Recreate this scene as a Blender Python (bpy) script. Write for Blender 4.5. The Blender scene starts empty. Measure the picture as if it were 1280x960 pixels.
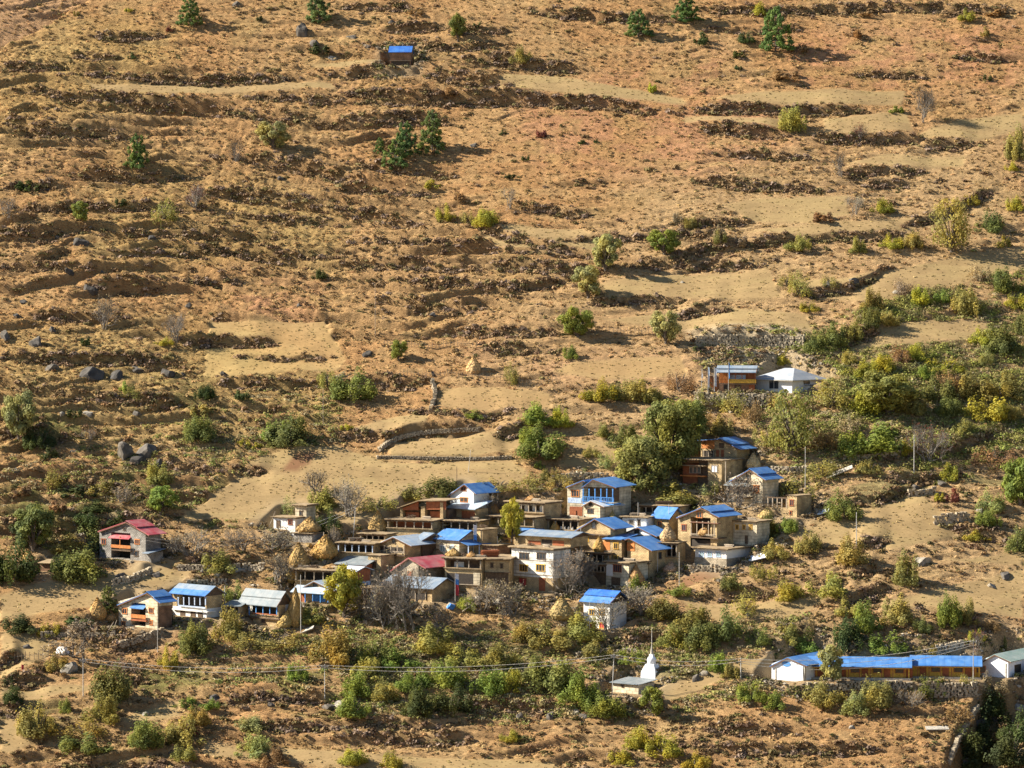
import bpy, bmesh, math, random
import numpy as np
from mathutils import Vector, Matrix
R = math.radians
rng = random.Random(7)
nr = np.random.RandomState(11)
C = bpy.context.scene.collection

# ------------------------------------------------------------------ camera, sky, sun, exposure
F = 4200.0                                   # focal length in photo pixels (photo is 1280 x 960)
CAM = np.array([0.0, -600.0, 52.4]); PITCH = R(-2.0)
cam = bpy.data.cameras.new('camera'); camo = bpy.data.objects.new('camera', cam); C.objects.link(camo)
camo.location = CAM; camo.rotation_euler = (R(90)+PITCH, 0, 0)
cam.sensor_width = 36; cam.lens = 36*F/1280; cam.clip_start = 1; cam.clip_end = 6000
bpy.context.scene.camera = camo
bpy.context.scene.cycles.diffuse_bounces = 2
sc = bpy.context.scene
sc.view_settings.view_transform = 'Standard'; sc.view_settings.look = 'None'
sc.view_settings.exposure = 1.5; sc.view_settings.gamma = 1; sc.view_settings.use_curve_mapping = False
AZ = math.atan2(0.08, -0.80); EL = R(34)     # direction towards the sun
w = bpy.data.worlds.new('World'); sc.world = w; w.use_nodes = True
sky = w.node_tree.nodes.new('ShaderNodeTexSky'); sky.sky_type = 'NISHITA'; sky.sun_disc = False
sky.sun_elevation = EL; sky.sun_rotation = math.pi/2 - AZ; sky.altitude = 2500
bg = w.node_tree.nodes['Background']; bg.inputs[1].default_value = 0.062
w.node_tree.links.new(sky.outputs[0], bg.inputs[0])
sl = bpy.data.lights.new('sun', 'SUN'); sl.energy = 5.0; sl.angle = R(0.5); sl.color = (1.0, 0.93, 0.82)
so = bpy.data.objects.new('sun', sl); C.objects.link(so)
S = Vector((math.cos(AZ)*math.cos(EL), math.sin(AZ)*math.cos(EL), math.sin(EL)))
so.rotation_euler = S.to_track_quat('Z', 'Y').to_euler(); so.location = (-200, 0, 250)

# ------------------------------------------------------------------ noise and projection
def _h(ix, iy, seed):
    n = (ix.astype(np.int64)*374761393 + iy.astype(np.int64)*668265263 + seed*974634777) & 0xffffffff
    n = ((n ^ (n >> 13))*1274126177) & 0xffffffff
    n = ((n ^ (n >> 16))*2246822519) & 0xffffffff
    return ((n ^ (n >> 15)) & 0xffffff)/float(0xffffff)
def vn(x, y, seed=0):
    x = np.asarray(x, float); y = np.asarray(y, float)
    fx = np.floor(x); fy = np.floor(y); tx = x-fx; ty = y-fy
    tx = tx*tx*(3-2*tx); ty = ty*ty*(3-2*ty)
    a = _h(fx, fy, seed); b = _h(fx+1, fy, seed); c = _h(fx, fy+1, seed); d = _h(fx+1, fy+1, seed)
    return (a+(b-a)*tx)*(1-ty)+(c+(d-c)*tx)*ty
def fbm(x, y, seed=0, o=4, g=0.5):
    s = 0; a = 1; t = 0
    for i in range(o):
        s = s+a*vn(x*2**i+17.3*i, y*2**i-9.1*i, seed+i); t += a; a *= g
    return s/t
def sstep(a, b, x):
    t = np.clip((x-a)/(b-a), 0, 1); return t*t*(3-2*t)
cp, sp = math.cos(PITCH), math.sin(PITCH)
def ray(u, v):
    """direction through a photo pixel, scaled so that its y component is 1"""
    a = (u-640)/F; b = -(v-480)/F
    dy = cp - b*sp; dz = sp + b*cp
    return a/dy, dz/dy
def project(x, y, z):
    X = x-CAM[0]; Y = y-CAM[1]; Z = z-CAM[2]
    d = Y*cp+Z*sp; up = -Y*sp+Z*cp
    return 640+F*X/d, 480-F*up/d
# base slope profile
_py = np.array([-700, -600, -450, -220, -75, 0, 60, 160, 260, 500, 900.])
_pk = np.array([-1, -1, 0, 0.35, 0.47, 0.50, 0.56, 0.63, 0.62, 0.6, 0.5])
_yy = np.linspace(-700, 900, 6401); _kk = np.interp(_yy, _py, _pk)
_zz = np.concatenate([[0], np.cumsum((_kk[1:]+_kk[:-1])*0.125)]); _zz -= np.interp(0, _yy, _zz)
_i600 = np.interp(-600, _yy, _zz)
def base(x, y):
    z = np.interp(y, _yy, _zz)
    m = sstep(-150, -80, y)
    z = z + m*(3.0*(fbm(x/70+5, y/70+3, 41, 2)-0.5) - 3.5*np.exp(-((x+45)/38)**2-((y-95)/55)**2) + 3*np.exp(-((x-70)/30)**2-((y-55)/60)**2))
    return z
def march(u, v, fn, t0=430., t1=980., n=1400):
    rx, rz = ray(u, v)
    t = np.linspace(t0, t1, n)
    d = CAM[2]+rz*t - fn(CAM[0]+rx*t, CAM[1]+t)
    k = np.argmax(d < 0)
    if k == 0: k = n-1
    f = d[k-1]/(d[k-1]-d[k]+1e-9); tt = t[k-1]+f*(t[k]-t[k-1])
    return np.array([CAM[0]+rx*tt, CAM[1]+tt, CAM[2]+rz*tt])
def base_hit(u, v): return march(u, v, base)

# ------------------------------------------------------------------ tagging
def tag(o, label=None, cat=None, group=None, kind=None):
    if label: o['label'] = label
    if cat: o['category'] = cat
    if group: o['group'] = group
    if kind: o['kind'] = kind
    return o
def empty(name, loc, rz=0):
    o = bpy.data.objects.new(name, None); C.objects.link(o); o.location = loc; o.rotation_euler = (0, 0, rz); o.empty_display_size = .3
    return o

# ------------------------------------------------------------------ materials
def newmat(name, rough=0.85):
    m = bpy.data.materials.new(name); m.use_nodes = True
    b = m.node_tree.nodes['Principled BSDF']; b.inputs['Roughness'].default_value = rough
    b.inputs['Specular IOR Level'].default_value = 0.25
    return m, m.node_tree.nodes, m.node_tree.links, b
def mottled(name, c0, c1, scale=1.2, rough=0.85, bump=0.3, fine=6.0, c2=None, spec=None):
    """noise-driven mix of colours plus finer speckle and bump, in object space"""
    m, N, L, b = newmat(name, rough)
    tc = N.new('ShaderNodeTexCoord')
    n1 = N.new('ShaderNodeTexNoise'); n1.inputs['Scale'].default_value = scale; n1.inputs['Detail'].default_value = 5
    n2 = N.new('ShaderNodeTexNoise'); n2.inputs['Scale'].default_value = fine; n2.inputs['Detail'].default_value = 3
    L.new(tc.outputs['Object'], n1.inputs['Vector']); L.new(tc.outputs['Object'], n2.inputs['Vector'])
    r = N.new('ShaderNodeValToRGB'); r.color_ramp.elements[0].position = .35; r.color_ramp.elements[1].position = .65
    r.color_ramp.elements[0].color = (*c0, 1); r.color_ramp.elements[1].color = (*c1, 1)
    L.new(n1.outputs['Fac'], r.inputs[0])
    mx = N.new('ShaderNodeMix'); mx.data_type = 'RGBA'
    mr = N.new('ShaderNodeMapRange'); mr.inputs[1].default_value = .48; mr.inputs[2].default_value = .66
    L.new(n2.outputs['Fac'], mr.inputs[0]); L.new(mr.outputs[0], mx.inputs[0])
    L.new(r.outputs[0], mx.inputs[6]); mx.inputs[7].default_value = (*(c2 or tuple(.55*x for x in c0)), 1)
    L.new(mx.outputs[2], b.inputs['Base Color'])
    if bump:
        bp = N.new('ShaderNodeBump'); bp.inputs['Strength'].default_value = bump; bp.inputs['Distance'].default_value = .15
        L.new(n2.outputs['Fac'], bp.inputs['Height']); L.new(bp.outputs[0], b.inputs['Normal'])
    if spec is not None: b.inputs['Specular IOR Level'].default_value = spec
    return m
def metal_roof(name, c, cfade, rough=0.45):
    """painted corrugated sheet: faded and dusty patches, sheet ribs in the bump"""
    m, N, L, b = newmat(name, rough); b.inputs['Specular IOR Level'].default_value = .4
    tc = N.new('ShaderNodeTexCoord')
    n1 = N.new('ShaderNodeTexNoise'); n1.inputs['Scale'].default_value = .7; n1.inputs['Detail'].default_value = 6
    L.new(tc.outputs['Object'], n1.inputs['Vector'])
    r = N.new('ShaderNodeValToRGB'); r.color_ramp.elements[0].position = .36; r.color_ramp.elements[1].position = .64
    r.color_ramp.elements[0].color = (*c, 1); r.color_ramp.elements[1].color = (*cfade, 1)
    L.new(n1.outputs['Fac'], r.inputs[0])
    w1 = N.new('ShaderNodeTexBrick'); w1.inputs['Scale'].default_value = 1.0; w1.inputs['Brick Width'].default_value = 1.1
    w1.inputs['Row Height'].default_value = 2.2; w1.inputs['Mortar Size'].default_value = .03; w1.offset = 0
    L.new(tc.outputs['Object'], w1.inputs['Vector'])
    w1.inputs['Color1'].default_value = (1, 1, 1, 1); w1.inputs['Color2'].default_value = (.70, .74, .78, 1); w1.inputs['Mortar'].default_value = (.6, .6, .62, 1)
    mx = N.new('ShaderNodeMix'); mx.data_type = 'RGBA'; mx.blend_type = 'MULTIPLY'; mx.inputs[0].default_value = .8
    L.new(r.outputs[0], mx.inputs[6]); L.new(w1.outputs[0], mx.inputs[7])
    n3 = N.new('ShaderNodeTexNoise'); n3.inputs['Scale'].default_value = 1.7; n3.inputs['Detail'].default_value = 8; n3.inputs['Roughness'].default_value = .7; L.new(tc.outputs['Object'], n3.inputs['Vector'])
    m3 = N.new('ShaderNodeMapRange'); m3.inputs[1].default_value = .58; m3.inputs[2].default_value = .72; m3.inputs[4].default_value = .7; L.new(n3.outputs['Fac'], m3.inputs[0])
    x3 = N.new('ShaderNodeMix'); x3.data_type = 'RGBA'; L.new(m3.outputs[0], x3.inputs[0]); L.new(mx.outputs[2], x3.inputs[6]); x3.inputs[7].default_value = (.20, .15, .11, 1)
    L.new(x3.outputs[2], b.inputs['Base Color'])
    wv = N.new('ShaderNodeTexWave'); wv.inputs['Scale'].default_value = 1.6; L.new(tc.outputs['Object'], wv.inputs['Vector'])
    bp = N.new('ShaderNodeBump'); bp.inputs['Strength'].default_value = .35; bp.inputs['Distance'].default_value = .05
    L.new(wv.outputs[0], bp.inputs['Height']); L.new(bp.outputs[0], b.inputs['Normal'])
    return m
M = {}
def stonewall(name, c0, c1, cj, bw=.55, rh=.24):
    m, N, L, b = newmat(name, .9)
    tc = N.new('ShaderNodeTexCoord')
    # brick coursing needs a wall plane: (x+y, z)
    sx = N.new('ShaderNodeSeparateXYZ'); L.new(tc.outputs['Object'], sx.inputs[0])
    ad = N.new('ShaderNodeMath'); L.new(sx.outputs[0], ad.inputs[0]); L.new(sx.outputs[1], ad.inputs[1])
    cb = N.new('ShaderNodeCombineXYZ'); L.new(ad.outputs[0], cb.inputs[0]); L.new(sx.outputs[2], cb.inputs[1])
    nz = N.new('ShaderNodeTexNoise'); nz.inputs['Scale'].default_value = 1.5
    L.new(tc.outputs['Object'], nz.inputs['Vector'])
    va = N.new('ShaderNodeVectorMath'); va.operation = 'MULTIPLY_ADD'; va.inputs[1].default_value = (.3, .25, 0)
    L.new(nz.outputs['Color'], va.inputs[0]); L.new(cb.outputs[0], va.inputs[2])
    bk = N.new('ShaderNodeTexBrick'); bk.inputs['Scale'].default_value = 1; bk.inputs['Brick Width'].default_value = bw
    bk.inputs['Row Height'].default_value = rh; bk.inputs['Mortar Size'].default_value = .035; bk.inputs['Bias'].default_value = -.1
    bk.inputs['Color1'].default_value = (*c0, 1); bk.inputs['Color2'].default_value = (*c1, 1); bk.inputs['Mortar'].default_value = (*cj, 1)
    L.new(va.outputs[0], bk.inputs['Vector'])
    n1 = N.new('ShaderNodeTexNoise'); n1.inputs['Scale'].default_value = .8; n1.inputs['Detail'].default_value = 5
    L.new(tc.outputs['Object'], n1.inputs['Vector'])
    mr = N.new('ShaderNodeMapRange'); mr.inputs[1].default_value = .3; mr.inputs[2].default_value = .7; mr.inputs[3].default_value = .52; mr.inputs[4].default_value = 1.18
    L.new(n1.outputs['Fac'], mr.inputs[0])
    mx = N.new('ShaderNodeMix'); mx.data_type = 'RGBA'; mx.blend_type = 'MULTIPLY'; mx.inputs[0].default_value = 1
    L.new(bk.outputs[0], mx.inputs[6]); L.new(mr.outputs[0], mx.inputs[7]); L.new(mx.outputs[2], b.inputs['Base Color'])
    bp = N.new('ShaderNodeBump'); bp.inputs['Strength'].default_value = .5; bp.inputs['Distance'].default_value = .08; bp.invert = True
    L.new(bk.outputs['Fac'], bp.inputs['Height']); L.new(bp.outputs[0], b.inputs['Normal'])
    return m
M['tan'] = stonewall('tan_mud_plastered_stone', (.60, .43, .21), (.48, .34, .165), (.28, .20, .11))
M['stone'] = stonewall('dressed_stone', (.52, .43, .30), (.38, .31, .21), (.22, .18, .12))
M['greystone'] = stonewall('grey_stone', (.36, .33, .28), (.26, .24, .20), (.14, .12, .10))
M['cream'] = stonewall('cream_block', (.66, .56, .38), (.56, .46, .30), (.36, .30, .2), 1.2, .55)
M['whiteblock'] = stonewall('whitewashed_block', (.77, .74, .65), (.67, .64, .55), (.42, .38, .30), 2.2, .75)
M['white'] = mottled('whitewash', (.74, .72, .66), (.64, .61, .54), .8, .8, .15, 3, (.64, .61, .54))
M['purewhite'] = mottled('white_sheet', (.82, .83, .84), (.76, .77, .78), .5, .6, .08, 2, (.66, .66, .66))
M['hiproof'] = metal_roof('pale_grey_hip_sheet', (.36, .385, .41), (.44, .44, .43))
M['mud'] = mottled('mud_roof', (.34, .245, .135), (.22, .155, .09), 1.0, .95, .4, 5, (.24, .18, .10))
M['timber'] = mottled('dark_timber', (.10, .065, .04), (.16, .105, .06), 2, .8, .2, 9)
M['palewood'] = mottled('weathered_pale_wood', (.42, .34, .24), (.30, .24, .17), 2, .8, .2, 9)
M['redwood'] = mottled('red_brown_planks', (.40, .13, .05), (.27, .085, .035), 1.6, .75, .2, 8)
M['orangewood'] = mottled('fresh_orange_planks', (.66, .25, .07), (.50, .18, .05), 1.6, .7, .2, 8)
M['yellow'] = mottled('ochre_paint', (.72, .42, .06), (.60, .33, .05), .9, .6, .1, 4)
M['bluepaint'] = mottled('blue_paint', (.08, .25, .60), (.12, .32, .62), 1.5, .5, .1, 6)
M['paleblue'] = mottled('pale_blue_paint', (.45, .55, .70), (.55, .62, .72), 1.5, .5, .1, 6)
M['brick'] = stonewall('red_brown_block', (.36, .20, .11), (.28, .15, .08), (.18, .11, .07), .5, .2)
M['dark'] = mottled('painted_interior_shade', (.05, .04, .032), (.07, .055, .04), 2, .9, 0, 6)  # dark colour stands in for shade inside bays, recesses and unglazed windows
M['glass'] = mottled('window_glass', (.03, .035, .04), (.05, .055, .06), 2, .15, 0, 6, spec=.5)
M['tealglass'] = mottled('teal_window_glass', (.25, .34, .34), (.32, .40, .38), 2, .2, 0, 6, spec=.5)
M['hay'] = None
M['blue'] = metal_roof('bright_blue_sheet', (.05, .17, .43), (.11, .24, .46))
M['deepblue'] = metal_roof('deep_blue_sheet', (.025, .11, .40), (.05, .17, .46))
M['paleroof'] = metal_roof('pale_blue_grey_sheet', (.34, .43, .52), (.44, .48, .50))
M['greyblue'] = metal_roof('grey_blue_sheet', (.17, .23, .30), (.28, .31, .33))
M['grey'] = metal_roof('grey_sheet', (.19, .22, .225), (.27, .28, .27))
M['whiteroof'] = metal_roof('white_sheet_roof', (.54, .58, .62), (.5, .52, .53))
M['red'] = metal_roof('red_sheet', (.44, .06, .075), (.46, .17, .16))
M['green'] = metal_roof('green_sheet', (.24, .34, .29), (.34, .40, .36))
M['trim'] = mottled('roof_edge_board', (.20, .10, .06), (.14, .07, .04), 2, .8, .1, 8)
M['pole'] = mottled('pale_pole', (.55, .52, .46), (.42, .39, .34), 2, .7, .1, 8)
M['wire'] = mottled('wire', (.85, .80, .66), (.8, .74, .6), 1, .5, 0, 3)
M['concrete'] = mottled('pale_concrete', (.46, .42, .34), (.38, .34, .27), 1, .9, .2, 5)
M['rubble'] = mottled('rubble_stone', (.44, .36, .24), (.31, .25, .165), .9, .9, .4, 3.5, (.20, .17, .13))
M['cloth_blue'] = mottled('blue_cloth', (.06, .22, .6), (.1, .28, .62), 2, .9, .1, 6)
M['cloth_red'] = mottled('red_cloth', (.5, .05, .06), (.4, .04, .05), 2, .9, .1, 6)
M['cloth_white'] = mottled('white_cloth', (.7, .7, .72), (.6, .6, .64), 2, .9, .1, 6)
def objcol(name, rough=.8, transl=0.0, fine=8, var=.55, scale=2.2, bump=0, warm=(1.5, 1.25, .8), hay=False):
    """material whose hue comes from the object's own colour, varied by noise"""
    m, N, L, b = newmat(name, rough); b.inputs['Specular IOR Level'].default_value = .12
    oi = N.new('ShaderNodeObjectInfo'); tc = N.new('ShaderNodeTexCoord')
    n1 = N.new('ShaderNodeTexNoise'); n1.inputs['Scale'].default_value = scale; n1.inputs['Detail'].default_value = 4
    off = N.new('ShaderNodeVectorMath'); off.operation = 'ADD'
    L.new(tc.outputs['Object'], off.inputs[0]); 
    cx = N.new('ShaderNodeMath'); cx.operation = 'MULTIPLY'; cx.inputs[1].default_value = 37; L.new(oi.outputs['Random'], cx.inputs[0])
    L.new(cx.outputs[0], off.inputs[1]); L.new(off.outputs[0], n1.inputs['Vector'])
    n2 = N.new('ShaderNodeTexNoise'); n2.inputs['Scale'].default_value = fine; L.new(off.outputs[0], n2.inputs['Vector'])
    m1 = N.new('ShaderNodeMix'); m1.data_type = 'RGBA'; m1.blend_type = 'MULTIPLY'; m1.inputs[7].default_value = (*warm, 1)
    mr = N.new('ShaderNodeMapRange'); mr.inputs[1].default_value = .4; mr.inputs[2].default_value = .68
    L.new(n1.outputs['Fac'], mr.inputs[0]); L.new(mr.outputs[0], m1.inputs[0]); L.new(oi.outputs['Color'], m1.inputs[6])
    m2 = N.new('ShaderNodeMix'); m2.data_type = 'RGBA'; m2.blend_type = 'MULTIPLY'; m2.inputs[7].default_value = (var, var, var, 1)
    mr2 = N.new('ShaderNodeMapRange'); mr2.inputs[1].default_value = .42; mr2.inputs[2].default_value = .62
    L.new(n2.outputs['Fac'], mr2.inputs[0]); L.new(mr2.outputs[0], m2.inputs[0]); L.new(m1.outputs[2], m2.inputs[6])
    L.new(m2.outputs[2], b.inputs['Base Color'])
    if bump:
        bp = N.new('ShaderNodeBump'); bp.inputs['Strength'].default_value = bump; bp.inputs['Distance'].default_value = .2
        L.new(n2.outputs['Fac'], bp.inputs['Height']); L.new(bp.outputs[0], b.inputs['Normal'])
    if transl:
        t = N.new('ShaderNodeBsdfTranslucent'); L.new(m2.outputs[2], t.inputs[0])
        a = N.new('ShaderNodeMixShader'); a.inputs[0].default_value = transl
        L.new(b.outputs[0], a.inputs[1]); L.new(t.outputs[0], a.inputs[2]); L.new(a.outputs[0], N['Material Output'].inputs[0])
    return m
M['leaf'] = objcol('leaves', .7, .38, var=.7)
M['bark'] = mottled('bark', (.11, .085, .065), (.17, .14, .10), 3, .9, .3, 10)
M['greybark'] = mottled('pale_bark', (.24, .21, .17), (.17, .145, .115), 3, .9, .2, 10)
M['rock'] = objcol('rock', .9, 0, 3.5, .6, 1.1, .5, (1.25, 1.2, 1.1))
M['hay'] = objcol('hay', .9, 0, 14, .62, 3, .6, (1.2, 1.1, .9))

# ------------------------------------------------------------------ mesh builder
class MB:
    def __init__(s): s.v = []; s.f = []
    def poly(s, vs, fs):
        k = len(s.v); s.v += [tuple(map(float, p)) for p in vs]; s.f += [tuple(i+k for i in f) for f in fs]; return s
    def box(s, x0, x1, y0, y1, z0, z1):
        if x0 > x1: x0, x1 = x1, x0
        if y0 > y1: y0, y1 = y1, y0
        if z0 > z1: z0, z1 = z1, z0
        return s.poly([(x0, y0, z0), (x1, y0, z0), (x1, y1, z0), (x0, y1, z0), (x0, y0, z1), (x1, y0, z1), (x1, y1, z1), (x0, y1, z1)],
                      [(0, 3, 2, 1), (4, 5, 6, 7), (0, 1, 5, 4), (1, 2, 6, 5), (2, 3, 7, 6), (3, 0, 4, 7)])
    def prism_y(s, prof, y0, y1):            # prof: list of (x,z) counter-clockwise seen from -y
        n = len(prof)
        return s.poly([(x, y0, z) for x, z in prof]+[(x, y1, z) for x, z in prof],
                      [tuple(range(n)), tuple(range(2*n-1, n-1, -1))]+[(i, i+n, (i+1) % n+n, (i+1) % n) for i in range(n)])
    def prism_x(s, prof, x0, x1):            # prof: list of (y,z)
        n = len(prof)
        return s.poly([(x0, y, z) for y, z in prof]+[(x1, y, z) for y, z in prof],
                      [tuple(range(n-1, -1, -1)), tuple(range(n, 2*n))]+[((i+1) % n, (i+1) % n+n, i+n, i) for i in range(n)])
    def tube(s, p, q, r0, r1=None, n=6):
        r1 = r0 if r1 is None else r1
        p = Vector(p); q = Vector(q); d = (q-p)
        if d.length < 1e-6: return s
        d.normalize(); a = d.orthogonal().normalized(); b = d.cross(a)
        vs = []
        for c, r in ((p, r0), (q, r1)):
            for i in range(n):
                t = 2*math.pi*i/n; vs.append(c+(a*math.cos(t)+b*math.sin(t))*r)
        return s.poly(vs, [(i, (i+1) % n, n+(i+1) % n, n+i) for i in range(n)]+[tuple(range(n-1, -1, -1)), tuple(range(n, 2*n))])
    def build(s, name, mat, parent=None, smooth=False):
        me = bpy.data.meshes.new(name); me.from_pydata(s.v, [], s.f)
        if smooth:
            for p in me.polygons: p.use_smooth = True
        for m in (mat if isinstance(mat, (list, tuple)) else [mat]):
            me.materials.append(M[m] if isinstance(m, str) else m)
        bm = bmesh.new(); bm.from_mesh(me); bmesh.ops.recalc_face_normals(bm, faces=bm.faces); bm.to_mesh(me); bm.free()
        o = bpy.data.objects.new(name, me); C.objects.link(o); o.parent = parent
        return o
# ------------------------------------------------------------------ houses
PADS = []; HOUSES = {}
class House:
    """local frame: x along the front, y into the depth, z up; the near corner is (W,0,0)"""
    def __init__(s, kind, label, cat, u0, u1, u2, v, yaw=30, D=None, W=None, group=None, on=None, pad=True, key=None, plinth=2.6):
        s.a = R(yaw+9 if yaw >= 20 else yaw+7 if yaw >= 14 else yaw); s.v = v
        s.P = np.array(on, float) if on is not None else base_hit(u1, v)
        s.d0 = s.P[1]-CAM[1]; s.s = F/s.d0
        ux = ray(u0, v)[0]
        s.W = W or (s.P[0]-s.d0*ux)/(math.cos(s.a)+math.sin(s.a)*ux)
        ux = ray(u2, v)[0]
        s.D = D or (s.d0*ux-s.P[0])/(math.sin(s.a)-math.cos(s.a)*ux)
        ox = s.P[0]-s.W*math.cos(s.a); oy = s.P[1]+s.W*math.sin(s.a)
        s.o = np.array([ox, oy, s.P[2]])
        s.root = empty(kind, s.o, -s.a); tag(s.root, label, cat, group)
        s.parts = {}; s.pl = plinth
        if pad: PADS.append((s.o[0], s.o[1], s.o[2], s.a, s.W, s.D))
        HOUSES[key or kind+str(len(HOUSES))] = s
    def loc(s, u, v, ly=0.0):
        ca, sa = math.cos(s.a), math.sin(s.a); ux, uz = ray(u, v)
        px = s.P[0]+ly*sa; d = s.d0+ly*ca
        t = (px-d*ux)/(ca+sa*ux)
        return s.W-t, CAM[2]+uz*(d+t*sa)-s.P[2]
    def sloc(s, u, v):                         # on the right side wall: (y, z)
        ca, sa = math.cos(s.a), math.sin(s.a); ux, uz = ray(u, v)
        y = (s.d0*ux-s.P[0])/(sa-ca*ux)
        return y, CAM[2]+uz*(s.d0+y*ca)-s.P[2]
    def world(s, x, y, z):
        ca, sa = math.cos(s.a), math.sin(s.a)
        return np.array([s.o[0]+x*ca+y*sa, s.o[1]-x*sa+y*ca, s.o[2]+z])
    def mb(s, name, mat):
        k = (name, mat)
        if k not in s.parts: s.parts[k] = MB()
        return s.parts[k]
    def z(s, v, u=None, ly=0): return s.loc(u if u is not None else project(*s.P)[0], v, ly)[1]
    def x(s, u, ly=0): return s.loc(u, s.v, ly)[0]
    def wall(s, mat='tan', vt=None, zt=None, zb=None, x0=0, x1=None, y0=0, y1=None, name='wall'):
        zt = s.z(vt) if zt is None else zt
        s.zt = zt
        s.mb(name, mat).box(x0, s.W if x1 is None else x1, y0, s.D if y1 is None else y1, -s.pl if zb is None else zb, zt); return s
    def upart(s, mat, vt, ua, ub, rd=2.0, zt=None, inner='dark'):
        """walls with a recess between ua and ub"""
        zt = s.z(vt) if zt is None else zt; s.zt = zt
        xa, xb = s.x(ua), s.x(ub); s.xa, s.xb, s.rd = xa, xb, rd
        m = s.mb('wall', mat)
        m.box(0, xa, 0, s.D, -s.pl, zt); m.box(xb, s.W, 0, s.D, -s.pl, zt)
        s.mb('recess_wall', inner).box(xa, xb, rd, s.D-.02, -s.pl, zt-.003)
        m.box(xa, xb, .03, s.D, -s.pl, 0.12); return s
    def win(s, u0, v0, u1, v1, ly=0.0, frame='timber', pane='glass', bars=1, label=None):
        x0, z1 = s.loc(u0, v0, ly); x1, z0 = s.loc(u1, v1, ly)
        if x0 > x1: x0, x1 = x1, x0
        t = min(.13, (x1-x0)*.2); y0, y1 = ly-.07, ly+.06
        m = MB(); m.box(x0, x0+t, y0, y1, z0, z1).box(x1-t, x1, y0, y1, z0, z1).box(x0-.08, x1+.08, y0-.02, y1, z1, z1+t*1.1).box(x0-.05, x1+.05, y0-.04, y1, z0-t*.7, z0)
        for i in range(bars):
            xc = x0+(x1-x0)*(i+1)/(bars+1); m.box(xc-.04, xc+.04, y0+.02, y1, z0, z1)
        o = m.build('window', frame, s.root)
        MB().box(x0+t, x1-t, ly-.02, ly+.05, z0, z1).build('pane', pane, o)
        if label: o['label'] = label
        return s
    def swin(s, u0, v0, u1, v1, frame='timber', pane='glass'):
        y0, z1 = s.sloc(u0, v0); y1, z0 = s.sloc(u1, v1); X = s.W
        t = .1; m = MB(); m.box(X-.05, X+.06, y0, y0+t, z0, z1).box(X-.05, X+.06, y1-t, y1, z0, z1).box(X-.05, X+.08, y0, y1, z1, z1+t).box(X-.05, X+.08, y0, y1, z0-t, z0)
        o = m.build('window', frame, s.root); MB().box(X-.05, X+.02, y0+t, y1-t, z0, z1).build('pane', pane, o); return s
    def door(s, u0, v0, u1, v1, mat='redwood', ly=0.0, name='door'):
        x0, z1 = s.loc(u0, v0, ly); x1, z0 = s.loc(u1, v1, ly)
        m = MB(); m.box(x0, x1, ly-.05, ly+.05, z0, z1); m.box(x0-.08, x0, ly-.09, ly+.05, z0, z1).box(x1, x1+.08, ly-.09, ly+.05, z0, z1).box(x0-.1, x1+.1, ly-.1, ly+.05, z1, z1+.1)
        n = max(1, int((x1-x0)/.9))
        for i in range(1, n): xc = x0+(x1-x0)*i/n; m.box(xc-.03, xc+.03, ly-.08, ly, z0, z1)
        m.build(name, mat, s.root); return s
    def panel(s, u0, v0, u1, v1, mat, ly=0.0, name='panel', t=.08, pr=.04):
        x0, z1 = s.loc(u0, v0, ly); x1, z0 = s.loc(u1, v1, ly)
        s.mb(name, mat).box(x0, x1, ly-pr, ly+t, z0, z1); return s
    def gable(s, uL, vL, uA, vA, uR, vR, mat='blue', wallmat='tan', ov=.5, x0=0, x1=None, y0=0, y1=None, bov=.3, split=None, zt=None, right=None):
        """ridge runs into the depth; outline given in pixels at the front eave; the infill goes into the wall"""
        x1 = s.W if x1 is None else x1; y1 = s.D if y1 is None else y1; zt = s.zt if zt is None else zt
        yo = y0-ov
        A = s.loc(uA, vA, yo); Lp = s.loc(uL, vL, yo); Rp = s.loc(uR, vR, yo)
        t = .11
        m = s.mb('roof', mat)
        def slab(p, q, k=0.0):
            m.prism_y([(p[0], p[1]-t+k), (q[0], q[1]-t+k), (q[0], q[1]+k), (p[0], p[1]+k)], yo, y1+bov)
        slab(Lp, A)
        if split:                                # right slope in two overlapping tiers
            q = (A[0]+(Rp[0]-A[0])*split, A[1]+(Rp[1]-A[1])*split)
            slab(A, (q[0]+.25, q[1]-.25*(A[1]-Rp[1])/max(.1, Rp[0]-A[0])), .22); slab(q, Rp)
        else: slab(A, Rp)
        e = s.mb('roof_edge', 'trim')            # barge board under the sheet, proud at the front
        for p, q in ((Lp, A), (A, Rp)):
            e.prism_y([(p[0], p[1]-t-.17), (q[0], q[1]-t-.17), (q[0], q[1]-t-.006), (p[0], p[1]-t-.006)], yo+.02, yo+.14)
        def rz(x):
            p, q = (Lp, A) if x < A[0] else (A, Rp)
            return p[1]+(q[1]-p[1])*(x-p[0])/((q[0]-p[0]) or 1)-t-.02
        za, zb = max(zt+.02, rz(x0)), max(zt+.02, rz(x1))
        s.mb('wall', wallmat).prism_y([(x0, zt+.001), (x1, zt+.001), (x1, zb), (min(max(A[0], x0+.05), x1-.05), A[1]-t-.02), (x0, za)], y0, y1)
        s.rz = rz; return s
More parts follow.
